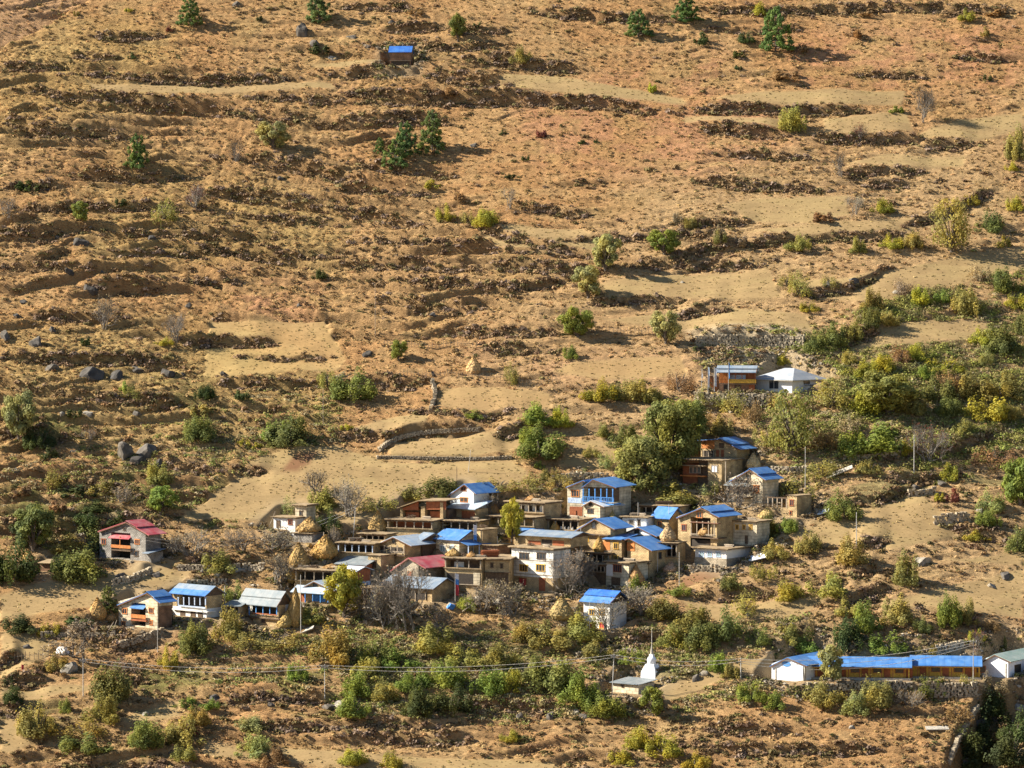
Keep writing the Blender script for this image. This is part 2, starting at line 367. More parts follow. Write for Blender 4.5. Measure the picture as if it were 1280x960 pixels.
    def sidegable(s, vE, vR, mat='blue', wallmat='tan', ov=.45, sov=.4, x0=0, x1=None, y0=0, y1=None, tiers=False, back=True, mat2=None):
        """ridge parallel to the front"""
        x1 = s.W if x1 is None else x1; y1 = s.D if y1 is None else y1; zt = s.zt
        zE = s.z(vE, ly=y0-ov)
        ym = (y0+y1)/2; zR = s.z(vR, u=project(*s.world(x1, ym, 0))[0], ly=ym)
        t = .11; m = s.mb('roof', mat)
        f = lambda y: zE+(zR-zE)*(y-(y0-ov))/(ym-(y0-ov))
        def sl(ya, yb, k=0, mm=m): mm.prism_x([(ya, f(ya)-t+k), (yb, f(yb)-t+k), (yb, f(yb)+k), (ya, f(ya)+k)], x0-sov, x1+sov)
        if tiers:
            yq = (y0-ov)*.52+ym*.48; sl(y0-ov, yq+.2, -.16, s.mb('roof', mat2 or mat)); sl(yq, ym, .1)
        elif mat2: 
            yq = (y0-ov)*.5+ym*.5; sl(y0-ov, yq, 0, s.mb('lower_roof_sheet', mat2)); sl(yq+.003, ym, .03)
        else: sl(y0-ov, ym)
        zb = f(y0-ov)
        m.prism_x([(ym+.002, zR-t), (y1+ov, zb-t), (y1+ov, zb), (ym+.002, zR)], x0-sov, x1+sov)
        e = s.mb('roof_edge', 'trim')
        e.prism_x([(y0-ov+.01, zE-t-.16), (ym, zR-t-.16), (ym, zR-t-.006), (y0-ov+.01, zE-t-.006)], x1+sov-.12, x1+sov-.02)
        w = s.mb('wall', wallmat)
        zf = f(y0)-t-.02-(.18 if tiers else 0)
        w.prism_x([(y0, zt+.001), (y1, zt+.001), (y1, max(zt+.02, zf)), (ym, zR-t-.03-(.18 if tiers else 0)), (y0, max(zt+.02, zf))], x0, x1)
        return s
    def shed(s, zF, zB, mat, x0=0, x1=None, y0=0, y1=None, ov=.4, sov=.3, name='roof', t=.1):
        x1 = s.W if x1 is None else x1; y1 = s.D if y1 is None else y1
        k = (zB-zF)/(y1-y0)
        s.mb(name, mat).prism_x([(y0-ov, zF-k*ov), (y1+ov, zB+k*ov), (y1+ov, zB+k*ov+t), (y0-ov, zF-k*ov+t)], x0-sov, x1+sov); return s
    def flat(s, z=None, x0=0, x1=None, y0=0, y1=None, ov=.45, t=.3, name='roof', clutter=True, mat='mud'):
        """earth roof on a layer of round timbers"""
        x1 = s.W if x1 is None else x1; y1 = s.D if y1 is None else y1; z = s.zt if z is None else z
        b = s.mb('roof_timber', 'timber'); b.box(x0-ov+.1, x1+ov-.1, y0-ov+.1, y1+ov-.1, z+.003, z+.14)
        n = max(3, int((x1-x0)/.6))
        for i in range(n+1):
            xx = x0+(x1-x0)*i/n; b.tube((xx, y0-ov-.12, z+.08), (xx, y0+.2, z+.08), .06)
        m = s.mb(name, mat)
        nx = max(2, int((x1-x0+2*ov)/.7)); ny = max(2, int((y1-y0+2*ov)/.9)); vs = []; fs = []
        for j in range(ny+1):
            for i in range(nx+1):
                ed = i in (0, nx) or j in (0, ny)
                vs.append((x0-ov+(x1-x0+2*ov)*i/nx+(rng.uniform(-.09, .09)), y0-ov+(y1-y0+2*ov)*j/ny+rng.uniform(-.09, .09), z+t+rng.uniform(-.05, .05)))
        for j in range(ny):
            for i in range(nx): a = j*(nx+1)+i; fs.append((a, a+1, a+nx+2, a+nx+1))
        k = len(vs)
        ring = [j*(nx+1)+i for j, i in [(0, i) for i in range(nx+1)]+[(j, nx) for j in range(1, ny+1)]+[(ny, i) for i in range(nx-1, -1, -1)]+[(j, 0) for j in range(ny-1, 0, -1)]]
        for q in ring: x, y, zz = vs[q]; vs.append((x, y, z+.143))
        nrg = len(ring)
        for q in range(nrg): fs.append((ring[q], k+q, k+(q+1) % nrg, ring[(q+1) % nrg]))
        fs.append(tuple(k+q for q in range(nrg-1, -1, -1)))
        m.poly(vs, fs); return s
    def posts(s, u0, u1, v0, v1, n, ly=0.0, mat='palewood', r=.07, name='post'):
        for i in range(n):
            u = u0+(u1-u0)*i/max(1, n-1); x, z1 = s.loc(u, v0, ly); _, z0 = s.loc(u, v1, ly)
            m = MB(); m.box(x-r, x+r, ly-r, ly+r, z0, z1); m.box(x-1.7*r, x+1.7*r, ly-r*1.2, ly+r*1.2, z1-.16, z1-.005); m.build(name, mat, s.root)
        return s
    def rail(s, u0, u1, v0, v1, mat='palewood', ly=-.15, n=None, solid=False, name='railing'):
        x0, z1 = s.loc(u0, v0, ly); x1, z0 = s.loc(u1, v1, ly); m = MB()
        m.box(x0, x1, ly-.05, ly+.05, z1-.09, z1).box(x0, x1, ly-.05, ly+.05, z0, z0+.08)
        if solid: m.box(x0, x1, ly-.03, ly+.03, z0+.08, z1-.09)
        n = n or max(3, int((x1-x0)/.35))
        for i in range(n+1): xx = x0+(x1-x0)*i/n; m.box(xx-.045, xx+.045, ly-.06 if solid else ly-.03, ly+.03, z0+.08, z1-.09)
        m.build(name, mat, s.root); return s
    def floor(s, u0, u1, v, y0, y1, mat='timber', t=.2, name='balcony_floor'):
        x0, z = s.loc(u0, v, y0); x1, _ = s.loc(u1, v, y0)
        s.mb(name, mat).box(x0, x1, y0, y1, z-t, z); return s
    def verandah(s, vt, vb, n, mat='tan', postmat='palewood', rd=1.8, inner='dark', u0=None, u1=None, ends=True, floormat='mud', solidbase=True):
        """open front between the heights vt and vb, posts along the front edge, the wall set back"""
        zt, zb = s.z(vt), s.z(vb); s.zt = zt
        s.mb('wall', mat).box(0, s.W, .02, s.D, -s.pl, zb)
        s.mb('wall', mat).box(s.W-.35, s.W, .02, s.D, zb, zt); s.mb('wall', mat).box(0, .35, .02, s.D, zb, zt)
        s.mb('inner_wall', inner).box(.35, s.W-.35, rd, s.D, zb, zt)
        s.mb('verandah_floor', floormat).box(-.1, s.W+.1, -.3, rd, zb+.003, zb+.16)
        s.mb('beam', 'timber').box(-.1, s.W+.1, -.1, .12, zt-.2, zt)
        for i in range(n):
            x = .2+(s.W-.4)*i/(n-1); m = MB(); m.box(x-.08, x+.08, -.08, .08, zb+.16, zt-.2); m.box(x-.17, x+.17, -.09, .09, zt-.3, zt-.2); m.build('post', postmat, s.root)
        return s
    def done(s):
        for (n, mat), m in s.parts.items():
            if m.v: m.build(n, mat, s.root)
        return s

HG = 'village houses'
def H(kind, label, u0, u1, u2, v, key, cat='house', **k): return House(kind, label, cat, u0, u1, u2, v, key=key, group=HG, **k)

# --- 1 red roofed stone house, far left
h = H('stone_house', 'two-storey stone house with red metal roof and wooden balcony, at the far left', 124.5, 182, 201, 701, 'red')
h.upart('greystone', 668, 139, 163, 2.2)
h.gable(122, 664, 157, 652, 186, 668.5, 'red', 'greystone', split=.45)
h.floor(139, 163, 686.5, -.5, 2.2); h.rail(139, 163, 680.5, 686, 'orangewood', -.45, solid=True)
x0, zf = h.loc(138, 670.5, -.6); h.shed(zf, zf+.9, 'red', h.xa, h.xb, 0, 1.6, .6, .2, 'balcony_roof')
h.posts(150, 150, 670.5, 686, 1, -.4, 'orangewood', .06)
h.win(168.5, 674.5, 174.5, 680, frame='orangewood'); h.win(127, 674, 132.5, 680, frame='redwood'); h.win(168, 689, 173, 695, frame='timber', bars=0); h.win(154, 660, 157.5, 663, frame='timber', bars=0)
z = h.z(690); h.shed(h.sloc(184, 688)[1]-.4, h.sloc(184, 688)[1]+.1, 'greyblue', h.W+.02, h.W+1.6, -.6, 3.2, .3, .1, 'lean_to_roof')
h.mb('lean_to_wall', 'greystone').box(h.W+.02, h.W+1.4, 0, 3, -2, h.sloc(184, 688)[1]-.3)
h.done()
# --- 2 blue U house lower left
h = H('block_house', 'cream two-storey house with blue roof split round a central wooden balcony, lower left', 148.5, 197, 215, 785.5, 'blueU')
h.upart('cream', 756, 164, 182, 2.2)
h.gable(146, 756, 183, 740.5, 200, 753.5, 'blue', 'cream', split=.5)
x0, zf = h.loc(164, 758.5, -.6); h.shed(zf, zf+1.2, 'blue', h.xa+.02, h.xb-.02, 0, 2.0, .5, 0, 'balcony_roof')
h.floor(163.5, 182.5, 774, -.5, 2.2, 'redwood'); h.rail(164, 182, 767.5, 773.5, 'orangewood', -.45, solid=True)
for (a, b, c, d) in ((153, 760.5, 159, 767), (186, 760, 192, 766.5), (187, 775.5, 191, 781), (152, 777, 157, 783)): h.win(a, b, c, d, frame='orangewood')
h.mb('side_cladding', 'brick').box(h.W+.002, h.W+.06, .25, h.D-.1, -.3, h.zt-.3)
h.done()
# --- 3 blue-grey verandah house
h = H('verandah_house', 'whitewashed two-storey house with blue and grey roof and glazed white verandah, lower left', 216, 258, 278, 772, 'verA')
h.wall('white', 761); zb = h.zt; zt = h.z(745.5)
h.mb('wall', 'tan').box(0, h.W, 1.7, h.D, zb, zt); h.mb('wall', 'tan').box(h.W-.3, h.W, 0, 1.7, zb, zt); h.mb('wall', 'tan').box(0, 1.0, 0, 1.7, zb, zt)
h.mb('inner_wall', 'dark').box(1.0, h.W-.3, 1.5, 1.69, zb, zt)
h.floor(215, 259, 760.5, -.4, 1.7, 'white'); h.rail(223, 257, 756, 760.5, 'paleblue', -.3, solid=True)
h.posts(223, 257, 746.5, 756.5, 6, -.25, 'paleblue', .08); h.zt = zt
h.sidegable(745, 732.5, 'greyblue', 'timber', mat2='blue', ov=.7)
for u in (226, 239, 248): h.door(u, 763.5, u+5, 771.5, 'timber')
h.done()
# --- 4 grey metal roof house
h = H('verandah_house', 'low house with two-tier pale grey metal roof and blue verandah posts above a stone basement', 302, 348, 363, 783, 'verB')
h.wall('tan', 770); zb = h.zt; zt = h.z(757)
h.mb('wall', 'white').box(0, h.W, 1.8, h.D, zb, zt); h.mb('wall', 'tan').box(h.W-.3, h.W, 0, 1.8, zb, zt)
h.mb('inner_wall', 'dark').box(1.2, h.W-.3, 1.6, 1.79, zb, zt-.4)
h.floor(301, 349, 769.5, -.5, 1.8); h.posts(303, 346, 758, 769, 6, -.3, 'bluepaint', .07); h.rail(316, 346, 765.5, 769.5, 'redwood', -.35); h.zt = zt
h.sidegable(757.5, 739.5, 'grey', 'timber', tiers=True, ov=.8)
h.door(308, 773, 316, 782, 'timber'); h.win(327, 772.5, 332, 778, pane='dark', bars=0); h.done()
# shed left of it
h = H('shed', 'small open-fronted shed with flat plank roof, left of the grey-roofed house', 282, 300, 304, 772, 'shedL', 'shed', yaw=14, D=3)
h.verandah(757.5, 767, 4, 'tan', rd=1.2); h.shed(h.zt, h.zt+.5, 'grey', ov=.5, sov=.4); h.done()
# --- 5 small white house upper
h = H('small_house', 'small whitewashed house with flat earth roof, alone at the upper left edge of the village', 342, 369, 374, 662, 'whiteS', yaw=22, D=4)
h.wall('white', 648.5).flat(t=.28, ov=.35); h.win(360, 650, 365.5, 655.5, frame='redwood'); h.door(346, 651, 350, 660, 'timber'); h.done()
h = H('tower_house', 'narrow cream tower house with dark flat roof behind the small white house', 369, 383, 388, 654, 'towerS', yaw=22, D=3)
h.wall('cream', 633).flat(t=.35, ov=.5); h.win(374, 639, 378, 644, frame='timber', bars=0); h.done()
h = H('stone_platform', 'square stone platform carrying a haystack below the small white house', 367, 390, 396, 678, 'plat1', 'platform', yaw=22, D=4)
h.wall('greystone', 668).flat(t=.22, ov=.3); h.done()
# --- 7 long verandah house
h = H('verandah_house', 'long flat-roofed house with a row of dark open bays between pale posts, left village edge', 369, 428, 432, 742, 'longV', yaw=16, D=6)
h.verandah(715, 728, 6, 'tan', rd=2.2).flat(t=.28); h.done()
h = H('gabled_house', 'pale blue house with red-brown gable and white metal roof beside the long open-bay house', 429, 445, 463, 737, 'whiteR')
h.wall('paleblue', 715); h.sidegable(714.5, 708, 'whiteroof', 'redwood', ov=.5, sov=.5, y1=h.D)
h.win(434, 719, 440, 727, frame='white', pane='glass'); h.door(434, 729, 438, 736, 'timber')
h.mb('side_cladding', 'redwood').box(h.W+.003, h.W+.07, .1, h.D-.1, h.zt-1.8, h.zt+.4); h.done()
h = H('lean_to', 'red-brown plank lean-to with grey metal roof above the white-roofed house', 422, 457, 462, 716, 'leanR', 'lean-to', yaw=20, D=4)
h.wall('redwood', 706); h.shed(h.zt, h.zt+.9, 'grey', ov=.5, sov=.5); h.done()
# --- 8 blue gable lower
h = H('gabled_house', 'low house with pale blue roof, porch roof and blue tarpaulin front, beside the tall haystack', 372, 412, 424, 754, 'blueTarp', yaw=26)
h.wall('tan', 738); h.gable(370, 738, 392, 726, 418, 738, 'paleroof', 'tan')
x0, zf = h.loc(370, 739.5, -1.5); h.shed(zf, zf+.8, 'paleroof', 0, h.W*.98, -1.5, 0, .25, .3, 'porch_roof')
h.posts(372, 410, 740.5, 753, 5, -1.5, 'bluepaint', .07); h.panel(391, 741, 407, 752.5, 'cloth_blue', -.02, 'tarpaulin'); h.win(391, 729.5, 397, 734.5, frame='timber', bars=0); h.door(377, 743, 382, 753); h.done()
# --- 9 middle left row
h = H('verandah_house', 'flat-roofed mud house with grey verandah posts in the middle of the left village rows', 422, 467, 471, 697, 'rowA', yaw=18, D=6)
h.verandah(681, 692, 6, 'tan', 'paleblue', rd=2).flat(t=.28); h.done()
h = H('small_house', 'small flat-roofed upper room with dark openings beside a rooftop haystack', 450, 482, 489, 679, 'rowA2', yaw=18, D=4)
h.verandah(669, 676, 5, 'tan', rd=1.6).flat(t=.25); h.done()
h = H('gabled_house', 'tan gabled house with pale blue roof and dark attic window among the left rows', 471, 506, 530, 700, 'gabA', yaw=28)
h.wall('tan', 680); h.gable(468, 681, 491, 670.5, 514, 682, 'paleroof', 'tan', bov=1.2)
h.win(490, 674, 494.5, 679, frame='timber', bars=0); h.panel(474, 682.5, 503, 691, 'dark', 0, 'bay_shade_panel', .3, .02); h.floor(470, 506, 692, -.6, .2); h.rail(472, 505, 687.5, 692, 'palewood', -.5); h.posts(472, 505, 682, 692, 5, -.5); h.done()  # flat dark panel paints the bay's shade on the solid wall
h = H('small_house', 'small shed with blue sheet roof right behind the dark attic window house', 518, 528, 545, 686, 'bluebit', 'shed', yaw=40, D=5)
h.wall('timber', 676); h.sidegable(675.5, 666, 'greyblue', 'timber'); h.done()
h = H('gabled_house', 'stone gabled house with faded red metal roof in the left half of the village', 490, 523, 557, 728, 'redB', yaw=32, D=8)
h.wall('stone', 712); h.gable(487, 714, 510, 697, 532, 710, 'red', 'stone', bov=.6)
h.win(497, 715, 502, 721, bars=0); h.door(510, 715, 515, 726); h.done()
h = H('low_house', 'low house with broad grey-blue roof behind the large bare tree', 480, 540, 552, 752, 'blueLow', yaw=26, D=7)
h.wall('tan', 737); h.sidegable(736, 722, 'greyblue', 'tan', ov=.7, sov=.8); h.panel(492, 739, 534, 750, 'dark', 0, 'bay_shade_panel', .3, .02); h.posts(494, 532, 739, 750, 4, -.1); h.done()  # bay behind the posts is a dark panel painted as shade
h = H('shed', 'flat plank-roofed shed with tall corner posts right of the yellow-green willow', 440, 463, 480, 760, 'shedM', 'shed', yaw=24, D=4)
h.verandah(736.5, 756, 4, 'white', rd=1.8).flat(t=.2); h.done()
# --- 10 red barn
h = H('wooden_barn', 'red-brown plank barn with asymmetric roof at the top left of the village', 501, 557, 566, 655, 'barn', 'barn', yaw=18, D=6)
h.wall('timber', 640, y0=1.2); zt = h.zt
xm = h.x(530); hz = [h.loc(499.5, 634.5)[1], h.loc(527, 625.5)[1], h.loc(558, 625)[1]]
h.mb('loft_boards', 'redwood').prism_y([(0, h.loc(502, 638)[1]), (xm-1.2, h.loc(527, 638)[1]), (xm-1.2, hz[1]-.25), (0, hz[0]-.2)], .05, .3)
h.mb('loft_boards', 'redwood').prism_y([(xm+.4, h.loc(533, 637)[1]), (h.W, h.loc(557, 637)[1]), (h.W, hz[2]-.25), (xm+.4, hz[1]-.2)], .06, .3)
h.mb('door_panel', 'redwood').box(.5, xm-1.5, .9, 1.15, 0, h.loc(510, 639.5)[1]-.1).box(xm+.8, h.W-1.4, .9, 1.15, 0, h.loc(545, 639)[1]-.1)
h.mb('roof', 'mud').prism_y([(-.5, hz[0]-.12), (xm-.9, hz[1]-.1), (xm-.9, hz[1]+.06), (-.5, hz[0]+.04)], -.6, h.D)
h.mb('roof', 'mud').prism_y([(xm-.88, hz[1]-.1), (h.W+.5, hz[2]-.15), (h.W+.5, hz[2]), (xm-.88, hz[1]+.06)], -.6, h.D)
h.mb('wall', 'timber').box(0.05, h.W-.05, 1.21, h.D-.1, zt, min(hz)-.2)
for a_, b_, c_ in ((-.1, .4, hz[0]-.2), (xm-.6, xm+.2, h.loc(530, 633)[1]), (h.W-1.1, h.W-.5, h.loc(555, 628)[1])): MB().box(a_, b_, -.05, 1.2, -2.6, c_).build('pillar', 'tan', h.root)
h.mb('floor_slab', 'mud').box(-.4, h.W+.4, -.7, 1.3, -.25, 0.0); h.done()
# --- 11 white house blue roof top
h = H('gabled_house', 'white gabled house with blue roof, an orange window and a pale sheet-roofed annex below', 563, 592, 611, 636, 'topW', yaw=33)
h.wall('white', 618); h.gable(558, 620.5, 580, 604.5, 595, 617, 'blue', 'white', bov=2.2, right=True)
h.win(576, 608.5, 583, 613.5, frame='redwood', bars=1); h.win(575, 622, 585, 627.5, frame='orangewood', pane='dark'); h.done()
h = H('annex', 'tan annex with pale blue sheet roof and red-brown doors below the white gabled house', 560, 595, 610, 650, 'topAnnex', yaw=30)
h.wall('tan', 636.5); zF = h.loc(595, 636)[1]; h.shed(zF, zF+1.0, 'paleroof', ov=.6, sov=.3, y1=3.8)
h.door(578, 639, 593, 649.5, 'redwood'); h.door(562, 640, 570, 649, 'timber', name='dark_door'); h.done()
h = H('terrace_house', 'long flat-roofed row with dark open bays under the red-brown barn', 484, 541, 545, 668, 'rowB', yaw=17, D=6)
h.verandah(652, 662, 6, 'tan', inner='redwood', rd=2.0).flat(t=.28); h.done()
h = H('terrace_house', 'flat-roofed row with white cloth hung in its dark bays, below the pale annex', 542, 597, 604, 668, 'rowB2', yaw=17, D=6)
h.verandah(653, 664, 6, 'tan', inner='timber', rd=2.0).flat(t=.28); h.panel(560, 660, 580, 664.5, 'cloth_white', .5, 'hung_cloth'); h.done()
# --- 13 yellow house
h = H('porch_house', 'cream house with blue roof and shady right-hand porch, prayer flag pole in front', 545, 574, 601, 694, 'yellowH', yaw=33)
h.wall('cream', 676.5, y1=h.D*.98); h.sidegable(675.5, 662.5, 'blue', 'cream', ov=.6, sov=.5)
h.win(550, 682, 557, 689, frame='white', pane='tealglass'); h.win(561.5, 682, 568, 689, frame='white', pane='tealglass')
x1 = h.W; zz = h.loc(574, 678)[1]
h.mb('porch_roof', 'blue').prism_y([(x1+.05, zz+.25), (x1+2.6, zz-.45), (x1+2.6, zz-.35), (x1+.05, zz+.35)], -.4, h.D)
for yy in (0, h.D*.5, h.D-.2): MB().box(x1+2.2, x1+2.34, yy-.07, yy+.07, -.3, zz-.4).build('post', 'paleblue', h.root)
h.mb('porch_floor', 'mud').box(x1, x1+2.6, -.3, h.D, -.6, -.1); h.done()
h = H('small_house', 'plain tan flat-roofed room rising behind the blue porch', 592, 603, 611, 690, 'tanRoom', yaw=33, D=4)
h.wall('tan', 663).flat(t=.2, ov=.2); h.done()
# --- 14 white posts row
h = H('verandah_house', 'flat-roofed house with white wall behind pale posts, top centre of the village', 633, 680, 701, 656, 'rowC', yaw=26)
h.verandah(630, 642, 6, 'tan', rd=1.5, inner='white').flat(t=.3)
for u in (640, 651, 661, 670): h.win(u, 632.5, u+4.5, 638, 1.5, pane='dark', bars=0)
h.done()
h = H('terrace_house', 'low mud-walled terrace room with small openings below the white-posted house', 611, 668, 682, 668, 'rowC2', yaw=20, D=5)
h.verandah(648, 659, 6, 'tan', rd=1.5, inner='tan').flat(t=.25); h.done()
h = H('terrace_house', 'flat-roofed room with white pots under its eave, right of the leafy thin tree', 684, 724, 735, 668, 'rowC3', yaw=22, D=5)
h.verandah(651, 664, 5, 'tan', rd=1.8).flat(t=.25)
for i in range(6): MB().tube(h.world(0, 0, 0)*0+np.array([1+i*.8, .6, h.z(664)+.16]), np.array([1+i*.8, .6, h.z(664)+.7]), .2, .14, 8).build('pot', 'white', h.root)
h.done()
# --- 15 lower middle cluster
h = H('flat_house', 'large flat-roofed tan house with haystack leaning in front, left of the white three-storey house', 606, 636, 645, 738, 'clusA', yaw=10, D=9)
h.wall('tan', 700.5).flat(t=.32, ov=.5); h.win(613, 704, 617, 709, pane='dark', bars=0); h.win(625, 705, 629, 710, pane='dark', bars=0)
h.mb('ledge', 'timber').box(-.2, h.W+.3, -.5, 0.05, h.z(715)-.15, h.z(715)); h.mb('lower_facing', 'timber').box(.1, h.W-.1, -.06, .02, -.5, h.z(716)); h.done()
h = H('flat_house', 'flat-roofed house with a white wall panel and deep shadowed bays, right of the red roof', 556, 602, 606, 737, 'clusB', yaw=18, D=6)
h.verandah(700, 712, 4, 'tan', rd=1.6, inner='timber').flat(t=.3, ov=.5)
h.panel(568, 702, 580, 711.5, 'white', 1.55, 'white_wall_panel'); h.panel(559, 716, 592, 732, 'dark', 0, 'bay_shade_panel', .3, .05); h.panel(592, 716, 600, 732, 'cream', 0, 'wall_patch', .1, .06)  # lower bay: shade painted as a dark panel on the wall
h.mb('lower_beam', 'palewood').box(.5, h.W-.3, -.3, -.06, h.z(731)-.12, h.z(731)); h.done()
# --- 16 white three storey
h = H('tall_house', 'white three-storey house with flat roof and yellow-framed windows, centre of the village', 639.5, 691.5, 713, 741, 'white3')
h.wall('tan', 723); z1 = h.zt; h.wall('whiteblock', 688, zb=z1+.001); h.flat(t=.35, ov=.55)
for (a, b, c, d, f, p) in ((649, 691, 661, 699, 'timber', 'glass'), (671, 691, 682, 699, 'timber', 'glass'), (649.5, 706, 659.5, 714, 'yellow', 'glass'), (670, 705.5, 681.5, 714, 'yellow', 'glass'), (649, 723, 658, 732, 'redwood', 'cloth_red')): h.win(a, b, c, d, frame=f, pane=p, bars=2)
h.door(674.5, 723, 681, 739, 'redwood'); h.mb('string_course', 'palewood').box(-.05, h.W+.05, -.07, .03, h.z(702.5), h.z(701.8)).box(-.05, h.W+.05, -.07, .03, h.z(720), h.z(719.3)); h.done()
w3 = h
h = H('rooftop_house', 'set-back top storey with grey-blue roof and red-brown panels above the white three-storey house', 657, 706, 724, 684, 'white3top', yaw=26, on=w3.world(w3.W+.3, 4.6, w3.z(686)+.3), pad=False, plinth=.3, D=5.5)
h.wall('tan', 672.5); h.sidegable(672, 664.5, 'greyblue', 'timber', ov=.9, sov=.9); h.panel(660.5, 675.5, 676, 682.5, 'redwood', 0, 'red_panel'); h.panel(677, 674, 690, 682.5, 'dark', 0, 'bay_shade_panel'); h.panel(691, 675.5, 705, 682.5, 'redwood', 0, 'red_panel'); h.done()  # middle bay is a dark panel in place of real shade
h = H('shed', 'small shed with bright blue roof behind the leafy thin tree', 642, 668, 676, 682, 'blueback', 'shed', yaw=24, D=5)
h.wall('tan', 670); h.sidegable(669.5, 661, 'blue', 'tan'); h.done()
# --- 17 blue balcony house
h = H('balcony_house', 'white two-storey house with blue roof and long blue pillared balcony, top right of village centre', 709, 767, 776, 648, 'blueBal', yaw=20, D=7)
h.pl = 4
h.wall('cream', 629); zb = h.zt; zt = h.z(610)
xa = h.x(728); h.mb('wall', 'cream').box(0, xa, 0, h.D, zb, zt); h.mb('wall', 'cream').box(xa, h.W, 2.4, h.D, zb, zt); 
h.mb('inner_wall', 'timber').box(xa+.02, h.W-.1, 2.2, 2.39, zb+.2, zt-.1); h.zt = zt
h.gable(707, 609, 729, 600, 731, 601.5, 'blue', 'cream', x1=xa)
h.gable(727, 609, 741, 598.5, 770, 609, 'blue', 'cream', x0=xa+.01, y0=.4, ov=.8, bov=1)
h.floor(728, 767, 628.5, -.6, 2.4, 'bluepaint'); h.posts(729, 766, 611, 628, 6, -.45, 'bluepaint', .08); h.rail(728, 767, 620.5, 628, 'bluepaint', -.5)
h.win(714, 613, 724, 620.5, frame='orangewood', bars=2); h.panel(710, 622, 727, 629, 'paleblue', 0, 'painted_panel')
h.panel(712, 633, 728, 645, 'redwood', 0, 'red_doors'); h.done()
h = H('annex', 'small pale gabled annex with white metal roof below the blue balcony', 730, 750, 772, 650, 'annexW', yaw=33)
h.wall('cream', 632); h.gable(727, 632, 738, 625.5, 755, 633, 'whiteroof', 'cream', bov=.5)
h.win(734, 636, 742, 641.5, frame='timber', bars=1); h.win(736, 628.5, 740.5, 632, frame='timber', bars=0); h.done()
# --- 18 tan gable blue roof
h = H('gabled_house', 'tan gabled house with blue roof and tall dark attic opening, right of village centre', 721, 763, 783, 694, 'tanG')
h.wall('tan', 662); h.gable(717, 664.5, 743, 648, 768, 661, 'blue', 'tan', bov=.8)
h.win(739.5, 652.5, 745, 660.5, frame='timber', bars=0); h.win(730, 671, 736, 676.5, frame='yellow'); h.floor(722, 760, 666.5, -.7, .1, 'timber', .15, 'ledge'); h.done()
h = H('porch', 'flat-roofed open porch with pale posts in front of the tan gabled house', 730, 762, 771, 706, 'tanPorch', 'porch', yaw=20, D=4)
h.verandah(693, 704, 5, 'tan', rd=2).flat(t=.25); h.done()
# --- 19 white house behind
h = H('flat_house', 'whitewashed flat-roofed house with cluttered roof, left of the small blue-roofed tan house', 778, 808, 816, 663, 'whiteB', yaw=20, D=5)
h.wall('white', 648).flat(t=.28); h.win(786, 650.5, 792, 655, frame='palewood'); h.win(797, 650, 800.5, 657, pane='dark', bars=0); h.done()
h = H('flat_house', 'long low mud-roofed shed at the foot of the big dark tree', 798, 850, 856, 646, 'mudlong', 'shed', yaw=16, D=5)
h.verandah(634, 643, 7, 'tan', rd=1.6).flat(t=.25); h.done()
# --- 23 blue roof house
h = H('gabled_house', 'small tan house with steep bright blue roof left of the tall recessed house', 818, 836, 852, 662, 'blueS', yaw=34)
h.wall('tan', 649); h.sidegable(648.5, 634, 'blue', 'tan', ov=.6, sov=.7); h.win(822, 652, 827, 657, frame='orangewood'); h.done()
# --- 20 blue gable
h = H('gabled_house', 'pale gabled house with blue roof and one dark attic window, behind the bright blue roof', 777, 815, 831, 688, 'blueG')
h.wall('greystone', 669); h.gable(774, 669, 797, 658.5, 821, 670, 'blue', 'white', bov=.8)
h.win(793, 661, 799.5, 666.5, frame='timber'); h.door(800, 672, 805, 684); h.done()
# --- 21 bright blue roof two-part house
h = H('step_house', 'tan two-storey house with the brightest blue roof and an orange door, above a leaning haystack', 784, 811, 833, 716, 'brightB')
h.wall('tan', 689); h.gable(777, 675, 786, 672, 815, 688, 'blue', 'tan', bov=.6, ov=.6)
h.door(784.5, 678.5, 793, 689, 'orangewood', name='loft_door'); h.swin(823, 691, 827, 698); h.floor(783, 812, 702.5, -.35, .1, 'timber', .12, 'ledge'); h.done()
h = H('step_house', 'lower tan wing with ochre windows and orange boards, left of the brightest blue roof', 755, 777, 790, 706, 'brightL', yaw=24, D=5)
h.wall('tan', 674.5); h.shed(h.zt, h.zt+.5, 'blue', ov=.4, sov=.2); h.win(767, 679, 773, 686, frame='yellow'); h.win(767.5, 695, 772.5, 700, frame='yellow'); h.panel(754.5, 675.5, 762.5, 688, 'orangewood', 0, 'orange_boards'); h.done()
h = H('flat_house', 'white-fronted flat-roofed house with red-brown window, in front of the brightest blue roof', 757.5, 786, 812, 733, 'whiteL', yaw=32)
h.wall('cream', 705); h.flat(t=.3, ov=.4); h.win(766.5, 706, 777, 715, frame='redwood', bars=3, pane='glass'); h.panel(758, 705.5, 766, 720, 'white', 0, 'whitewashed_patch', .05, .03); h.door(765, 722, 775, 732, 'timber', name='cellar_door'); h.done()
# --- 22 white lower
h = H('block_house', 'white two-storey block house with deep blue roof and four ochre windows, below the village', 729.5, 762, 783, 786, 'whiteLow')
h.wall('white', 754); h.sidegable(753, 739, 'deepblue', 'timber', ov=.6, sov=.6, tiers=True, mat2='blue')
for (a, b) in ((736, 762), (749, 762), (736, 778.5), (749, 778.5)): h.win(a, b, a+7, b+6.5, frame='yellow', pane='cloth_red' if b > 770 else 'glass')
h.done()
